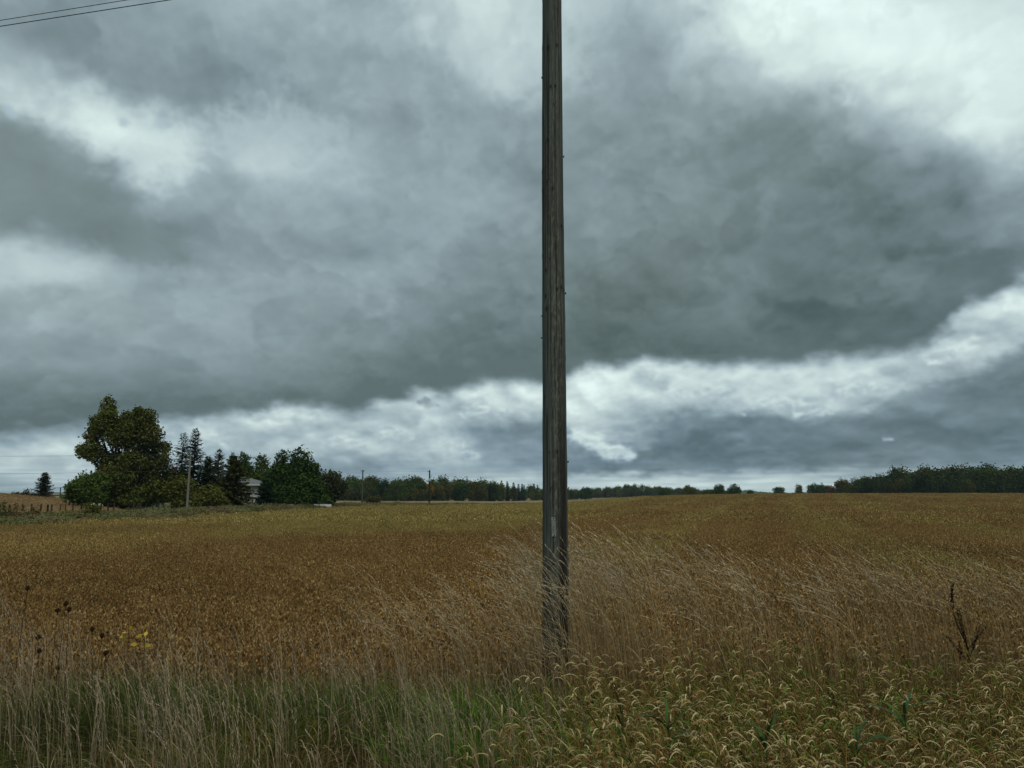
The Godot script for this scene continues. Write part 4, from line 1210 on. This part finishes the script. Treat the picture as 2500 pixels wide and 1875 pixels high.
func arch_leaf(b: Bag, p: Vector3, dir: Vector3, length: float, w: float, lift: float, droop: float, c0: Color, c1: Color) -> void:     # broad blade that arches over and hangs
	var n := 7
	var d := (dir + Vector3(0, lift, 0)).normalized()
	var side := dir.cross(Vector3.UP).normalized()
	var q := p
	var prev := p
	var roll := chance(-0.5, 0.5)
	for k in n:
		var f := (k + 1.0) / n
		d = (d + Vector3(0, -droop * 2.2 / n * (0.3 + f), 0)).normalized()
		prev = q
		q += d * (length / n)
		var w0 := w * sin(PI * (0.12 + 0.86 * k / n)) * 0.5
		var w1 := w * sin(PI * (0.12 + 0.86 * f)) * 0.5
		var up := side.cross(d)
		var sd := side * cos(roll) + up * sin(roll)
		var fold := up * w * 0.12
		var a := c0.lerp(c1, sstep(0.0, 0.6, k / float(n)))
		var e := c0.lerp(c1, sstep(0.0, 0.6, f))
		b.quad(prev - sd * w0 + fold, prev, q, q - sd * w1 + fold, a, e)
		b.quad(prev, prev + sd * w0 + fold, q + sd * w1 + fold, q, a, e)

func nodding_head(b: Bag, p: Vector3, dir: Vector3, length: float, w: float, col: Color) -> void:      # bristly foxtail that arches over and hangs
	var d := (dir * 0.7 + Vector3.UP).normalized()
	var q := p
	var pts := PackedVector3Array()
	var rad := PackedFloat32Array()
	var shade := PackedColorArray()
	for k in 7:
		var f := k / 6.0
		pts.push_back(q)
		rad.push_back(w * 0.5 * (0.25 + 0.75 * sin(PI * (0.15 + 0.8 * f))))
		shade.push_back(col * chance(0.8, 1.15))
		d = (d + Vector3(0, -0.36, 0) + dir * 0.08).normalized()
		q += d * (length / 6.0)
	b.tube(pts, rad, col, 5, shade)
	for k in 16:
		var at := rng.randi() % 6
		var s := pts[at].lerp(pts[at + 1], rng.randf())
		var al := ((pts[at + 1] - pts[at]).normalized() + Vector3(rng.randfn(), rng.randfn(), rng.randfn()) * 0.6).normalized() * w * 1.3
		b.leaf(s, al, al.cross(Vector3(0.2, 0.4, 1)).normalized() * w * 0.1, col * chance(0.9, 1.3))

func broad_tuft(n: int, h: float, r: float, green: float) -> ArrayMesh:
	var b := Bag.new()
	for k in n:
		var p := Vector3(chance(-r, r), 0, chance(-r, r))
		var stem := Color(0.15, 0.085, 0.032) if rng.randf() > green + 0.15 else Color(0.1, 0.11, 0.03)
		var l := h * chance(0.55, 1.1)
		var pts := stalk(b, p, Vector3(chance(-0.7, 0.4), 0, chance(-0.4, 0.4)), 0.3, l, 0.0065, 0.0035, 6, stem * 0.9, stem * 1.25)
		var a := chance(0, TAU)
		if rng.randf() < 0.6: a = chance(-0.6, 0.6) + (PI if rng.randf() < 0.55 else 0.0)
		if rng.randf() < 0.24:
			nodding_head(b, pts[6], Vector3(cos(a), 0, sin(a)), chance(0.045, 0.14), chance(0.006, 0.0115), Color(0.47, 0.38, 0.22).lerp(Color(0.26, 0.19, 0.09), rng.randf()))
		for j in 4:
			var at := pts[1 + rng.randi() % 5]
			a = chance(0, TAU)
			if rng.randf() < 0.5: a = PI + chance(-0.7, 0.7)
			var dry := rng.randf()
			var c := Color(0.4, 0.32, 0.17)
			if dry < green: c = Color(0.07, 0.13, 0.02)
			elif dry < green + 0.4: c = Color(0.2, 0.115, 0.045)
			elif dry < green + 0.56: c = Color(0.17, 0.16, 0.045)
			arch_leaf(b, at, Vector3(cos(a), 0, sin(a)), chance(0.1, 0.28), chance(0.006, 0.013), chance(0.6, 2.4), chance(0.4, 1.7), c * chance(0.6, 0.9), c * chance(0.75, 1.25))
	return b.mesh()

func spread(called: String, label: String, category: String, kinds: Array, mat: Material, list: Array) -> void:    # list: [position, turn, scale, tint]
	var o := thing(called, label, category, Vector3.ZERO)
	o.set_meta("kind", "stuff")
	var put := []
	var tint := []
	for k in kinds.size():
		put.append([])
		tint.append(PackedColorArray())
	for q in list:
		var k := rng.randi() % kinds.size()
		put[k].append(Transform3D(turned(q[1], q[2], chance(-0.07, 0.07), chance(0, TAU)), q[0]))
		tint[k].push_back(q[3])
	for k in kinds.size():
		if put[k].size():
			scatter("tufts", kinds[k], mat, put[k], tint[k], "", "", o)

func make_grasses() -> void:
	var kinds := []
	var list := []
	# wind-bent canary grass round the pole and to its right
	for k in 9:
		kinds.append(tall_tuft(7, 2.08, 0.28, 0.75, 1.0, Color(0.24, 0.165, 0.07), Color(0.4, 0.31, 0.17), Color(0.52, 0.43, 0.29), 0.0095))
	for k in 165:
		var d := chance(8.15, 9.7)
		var t := chance(0.02, 0.86)
		if rng.randf() < 0.25: t = chance(0.03, 0.16)
		var x := t * d
		if x < 0.28 + (d - 8.4) * 0.1 or Vector2(x - 0.47, d - 8.5).length() < 0.17: continue
		var front := sstep(8.1, 8.6, d)
		var s := chance(0.86, 1.06) * lerpf(0.85, 1.0, front) * lerpf(1.03, 0.93, sstep(0.1, 0.5, t))
		list.append([on_land(t, d, -0.05), chance(-0.3, 0.3), Vector3(1, s, 1), Color(1, 1, 1) * chance(0.78, 1.22)])
	for k in 16:      # close round the pole's foot
		var a := chance(0, TAU)
		var p := Vector3(0.47 + cos(a) * chance(0.25, 0.45), 0, -8.5 + absf(sin(a)) * chance(0.25, 0.5))
		p.y = land(p.x, p.z) - 0.05
		list.append([p, chance(-0.3, 0.3), Vector3(0.8, chance(0.75, 1.0), 0.8), Color(1, 1, 1) * chance(0.85, 1.15)])
	for k in 12:      # a denser fringe just in front of the pole
		list.append([on_land(chance(0.02, 0.1), chance(7.9, 8.3), -0.05), chance(-0.3, 0.3), Vector3(0.8, chance(0.5, 0.72), 0.8), Color(1, 1, 1) * chance(0.8, 1.1)])
	for k in 26:      # strays left of the pole
		var t := chance(-0.16, 0.03)
		list.append([on_land(t, chance(8.0, 9.4), -0.05), chance(-0.3, 0.3), Vector3(0.8, chance(0.62, 0.85), 0.8), Color(1, 1, 1) * chance(0.8, 1.1)])
	spread("tall_dry_grass", "tall pale dry grass bent left by the wind around and right of the pole", "grass", kinds, M.dry, list)
	# stiffer, shorter pale stems on the left
	kinds = []
	list = []
	for k in 8:
		kinds.append(tall_tuft(6, 1.22, 0.24, 0.4, 0.55, Color(0.17, 0.145, 0.075), Color(0.32, 0.26, 0.165), Color(0.42, 0.34, 0.24), 0.006))
	for k in 270:
		var d := chance(5.2, 9.0)
		var t := chance(-0.86, 0.06)
		var s := chance(0.65, 1.12) * (1.0 + 0.35 * n_ground.get_noise_2d(t * d * 9.0, d * 6.0)) * lerpf(1.0, 0.72, sstep(-0.3, -0.05, t) * sstep(7.2, 8.5, d)) 
		if t < -0.5 and d < 6.9 and rng.randf() < 0.75: continue
		list.append([on_land(t, d, -0.03), chance(-0.5, 0.5), Vector3(1, s, 1), Color(1, 1, 1) * chance(0.72, 1.2)])
	spread("dry_stem_grass", "thin pale dry grass stems standing in the near left verge", "grass", kinds, M.dry, list)
	# green understorey on the left
	kinds = []
	list = []
	for k in 6:
		kinds.append(blade_tuft(40, 0.8, 0.28, 0.013, 0.5, [Color(0.06, 0.1, 0.022), Color(0.078, 0.115, 0.028), Color(0.045, 0.08, 0.02), Color(0.1, 0.12, 0.035), Color(0.16, 0.135, 0.06)]))
	for k in 1500:
		var d := chance(4.9, 8.6)
		var t := chance(-0.86, 0.07)
		var n := n_ground.get_noise_2d(t * d * 4.0, d * 4.0)
		var s := chance(0.6, 1.05) * (1.0 + 0.45 * n) * lerpf(1.0, 0.7, sstep(7.8, 8.6, d))
		if t < -0.47 and d < 7.3: s *= 0.55
		if n < -0.28: continue
		var brown := sstep(6.5, 5.6, d + n * 0.8)
		s *= 1.0 - 0.25 * brown
		list.append([on_land(t, d, -0.03), chance(0, TAU), Vector3(1, s, 1), Color(1, 1, 1).lerp(Color(1.5, 1.15, 1.0), sstep(0.1, -0.3, n)).lerp(Color(1.5, 0.85, 1.3), brown * 0.85).lerp(Color(1.15, 1.5, 1.0), sstep(-0.24, -0.1, t) * (1.0 - brown)) * chance(0.65, 1.4)])
	spread("green_grass", "green grass thick under the pale stems in the near left verge", "grass", kinds, M.leaf, list)
	# broad dry blades arching over on the right
	kinds = []
	list = []
	for k in 8:
		kinds.append(broad_tuft(11, 0.96, 0.24, [0.1, 0.2, 0.3, 0.08, 0.45, 0.16, 0.1, 0.5][k]))
	for k in 900:
		var d := chance(4.7, 8.7)
		var t := chance(-0.06, 0.86)
		var n := n_ground.get_noise_2d(t * d * 3.0 + 70.0, d * 3.0)
		var s := chance(0.55, 1.12) * (1.0 + 0.35 * n)
		if rng.randf() > sstep(-0.05, 0.09, t + 0.05 * n_ground.get_noise_2d(d * 9.0, 3.0)): continue
		list.append([on_land(t, d, -0.03), chance(-0.8, 0.8), Vector3(1, s, 1), Color(1.0, 1.04, 0.98) * chance(0.95, 1.5)])
	spread("broad_leaf_grass", "broad dry grass with arched pale blades in the near right corner", "grass", kinds, M.dry, list)
	# fine tangle low down everywhere
	kinds = []
	list = []
	for k in 5:
		kinds.append(blade_tuft(46, 0.55, 0.26, 0.007, 0.8, [Color(0.13, 0.075, 0.03), Color(0.17, 0.115, 0.05), Color(0.085, 0.05, 0.022), Color(0.07, 0.085, 0.022), Color(0.24, 0.18, 0.09)]))
	for k in 1500:
		var d := chance(4.6, 10.8)
		var t := chance(-0.86, 0.86)
		if t < 0.0 and d > 9.0: continue
		var s := chance(0.55, 1.05)
		if t < -0.5 and d < 7.0: s *= 0.6
		list.append([on_land(t, d, -0.03), chance(0, TAU), Vector3(1, s, 1), Color(1, 1, 1) * chance(0.7, 1.25)])
	spread("dry_undergrowth", "low tangle of brown dry blades beneath the roadside grass", "undergrowth", kinds, M.dry, list)

# ------------------------------------------------------------------ single weeds one can point at
func make_weeds() -> void:
	var where := [[59, 1435, "highest left"], [136, 1488, "left of a close group of three"], [155, 1472, "top of a close group of three"], [176, 1486, "right of a close group of three"], [264, 1533, "upper right of a pair"], [244, 1548, "lower left of a pair"], [132, 1552, "below the close group of three"], [111, 1584, "low at the left"], [285, 1589, "lowest at the right"], [176, 1624, "lowest of all, near the green grass"]]
	for q in where:
		var d := chance(7.0, 7.6)
		var t: float = (q[0] - 1250.0) / 1905.0
		var y: float = EYE - (q[1] - 1205.5) / 1950.0 * d
		var at := on_land(t, d)
		var o := thing("dried_flower_head", "dark dried cup-shaped flower head, %s" % q[2], "dried flower", at, 0.0, "dark dried flower heads at the left")
		var h: float = y - at.y
		var b := Bag.new()
		var tip := Vector3(chance(-0.1, 0.1), h - 0.03, 0)
		b.tube(PackedVector3Array([Vector3(chance(-0.1, 0.1), 0, 0), tip * 0.5 + Vector3(chance(-0.04, 0.04), 0, 0), tip]), PackedFloat32Array([0.004, 0.003, 0.0025]), Color(0.06, 0.04, 0.025), 5)
		part("stem", b.mesh(true), M.dry, o)
		b = Bag.new()
		for k in 22:
			var a := TAU * k / 22.0
			var out := Vector3(cos(a), 0, sin(a))
			var rim := tip + out * chance(0.012, 0.024) + Vector3(0, chance(0.022, 0.04), 0)
			b.tube(PackedVector3Array([tip, tip.lerp(rim, 0.6) + out * 0.008, rim]), PackedFloat32Array([0.0014, 0.0013, 0.0032]), Color(0.06, 0.036, 0.022), 4)
			var inner := tip + out * chance(0.004, 0.014) + Vector3(0, chance(0.035, 0.05), 0)
			b.tube(PackedVector3Array([tip, inner]), PackedFloat32Array([0.0014, 0.0032]), Color(0.07, 0.042, 0.026), 4)
		part("seed_cup", b.mesh(), M.dry, o)
	for q in [[331, 1533, "small plant with yellow leaves, left of two above the green grass"], [370, 1531, "small plant with yellow leaves, right of two above the green grass"]]:
		var d := 7.7
		var t: float = (q[0] - 1250.0) / 1905.0
		var at := on_land(t, d)
		var o := thing("yellow_leaf_plant", q[2], "plant", at, 0.0, "yellow-leaved plants at the left")
		var h: float = EYE - (q[1] - 1205.5) / 1950.0 * d - at.y
		var b := Bag.new()
		b.tube(PackedVector3Array([Vector3.ZERO, Vector3(0.02, h * 0.6, 0), Vector3(0, h, 0)]), PackedFloat32Array([0.005, 0.004, 0.003]), Color(0.14, 0.09, 0.04), 5)
		part("stem", b.mesh(true), M.dry, o)
		for k in 6:
			b = Bag.new()
			var a := TAU * k / 6.0 + 0.3
			var al := Vector3(cos(a), chance(-0.7, 0.5), sin(a)).normalized() * chance(0.05, 0.09)
			b.leaf(Vector3(chance(-0.03, 0.03), h - 0.03 * k, 0), al, al.cross(Vector3(0.3, 0.3, 1.0)).normalized() * 0.02, Color(0.5, 0.36, 0.05) * chance(0.55, 1.1))
			part("leaf", b.mesh(), M.leaf, o)
	for q in [[1511, 1735, 5.9, "upright green leafy shoot, leftmost in the broad dry grass"], [1621, 1770, 5.7, "dark green leafy shoot, second from the left in the broad dry grass"], [1852, 1795, 5.5, "wide green leafy shoot near the middle of the broad dry grass"], [2067, 1810, 5.4, "blue-green leafy shoot with long side blades in the near right"], [2188, 1738, 6.1, "bright green leafy shoot standing upright in the near right"]]:
		var t: float = (q[0] - 1250.0) / 1930.0
		var d: float = q[2]
		var at := on_land(t, d)
		var o := thing("green_grass_shoot", q[3], "grass shoot", at, 0.0, "green shoots in the broad dry grass")
		var top: float = EYE - (q[1] - 1205.5) / 2010.0 * d - at.y + 0.05
		var b := Bag.new()
		b.tube(PackedVector3Array([Vector3.ZERO, Vector3(0.01, top, 0)]), PackedFloat32Array([0.008, 0.005]), Color(0.06, 0.085, 0.03), 6)
		part("stem", b.mesh(true), M.leaf, o)
		for k in 8:
			b = Bag.new()
			var a := TAU * k / 8.0 + chance(-0.4, 0.4)
			var col: Color = [Color(0.05, 0.1, 0.03), Color(0.035, 0.085, 0.04), Color(0.07, 0.115, 0.03)][k % 3]
			arch_leaf(b, Vector3(0, top * chance(0.72, 0.95), 0), Vector3(cos(a), 0, sin(a)), chance(0.2, 0.36), chance(0.016, 0.026), chance(0.7, 2.2), chance(0.3, 1.0), col * 0.9, col * 1.15)
			part("blade", b.mesh(), M.leaf, o)
	# dark dock stalk on the right
	var at := on_land(0.578, 9.0)
	var o := thing("dried_dock_plant", "tall dark brown dried weed stalk among the pale grass at the right", "weed", at)
	var b := Bag.new()
	var main := PackedVector3Array([Vector3.ZERO, Vector3(-0.03, 0.4, 0), Vector3(-0.07, 0.8, 0), Vector3(-0.17, 1.05, 0), Vector3(-0.24, 1.36, 0.02)])
	b.tube(main, PackedFloat32Array([0.014, 0.012, 0.009, 0.006, 0.003]), Color(0.022, 0.014, 0.01), 6)
	part("stem", b.mesh(true), M.dry, o)
	for k in 7:
		b = Bag.new()
		var p := main[2].lerp(main[4], k / 7.0)
		if k < 5: p = main[1].lerp(main[2], 0.5 + k / 8.0)
		var e := p + Vector3([-0.22, 0.16, -0.1, 0.24, -0.05, 0.02, 0.0][k], [0.3, 0.35, 0.5, 0.25, 0.4, 0.25, 0.2][k], chance(-0.08, 0.08))
		b.tube(PackedVector3Array([p, p.lerp(e, 0.5), e]), PackedFloat32Array([0.006, 0.005, 0.003]), Color(0.022, 0.014, 0.01), 5)
		for j in 34:
			var s := p.lerp(e, chance(0.25, 1.0))
			var al := Vector3(rng.randfn(), rng.randfn(), rng.randfn()).normalized() * 0.028
			b.leaf(s, al, al.cross(Vector3(0.3, 0.8, 0.5)).normalized() * 0.01, Color(0.03, 0.018, 0.012) * chance(0.7, 1.4))
		part("branch", b.mesh(), M.dry, o)


func _ready() -> void:
	var cam := Camera3D.new()
	cam.name = "camera"
	cam.fov = 53.1
	cam.position = Vector3(0, EYE, 0)
	cam.rotation_degrees.x = 8.13
	cam.near = 0.1
	cam.far = 6000.0
	add_child(cam)
	var env := Environment.new()
	env.tonemap_mode = Environment.TONE_MAPPER_LINEAR
	env.tonemap_exposure = 1.0
	env.background_mode = Environment.BG_SKY
	var pano := PanoramaSkyMaterial.new()
	pano.panorama = ImageTexture.create_from_image(make_sky())
	var sky := Sky.new()
	sky.sky_material = pano
	env.sky = sky
	env.sdfgi_enabled = true
	env.ssao_enabled = true
	env.ssil_enabled = true
	env.fog_enabled = true
	env.fog_density = 0.00009
	env.fog_light_color = Color(0.72, 0.8, 0.86)
	var we := WorldEnvironment.new()
	we.name = "world"
	we.environment = env
	add_child(we)
	var sun := DirectionalLight3D.new()
	sun.name = "sun"
	sun.light_energy = 0.45
	sun.light_angular_distance = 20.0
	sun.light_color = Color(1.0, 0.96, 0.9)
	sun.shadow_enabled = true
	sun.rotation_degrees = Vector3(-58, 25, 0)
	add_child(sun)
	build()
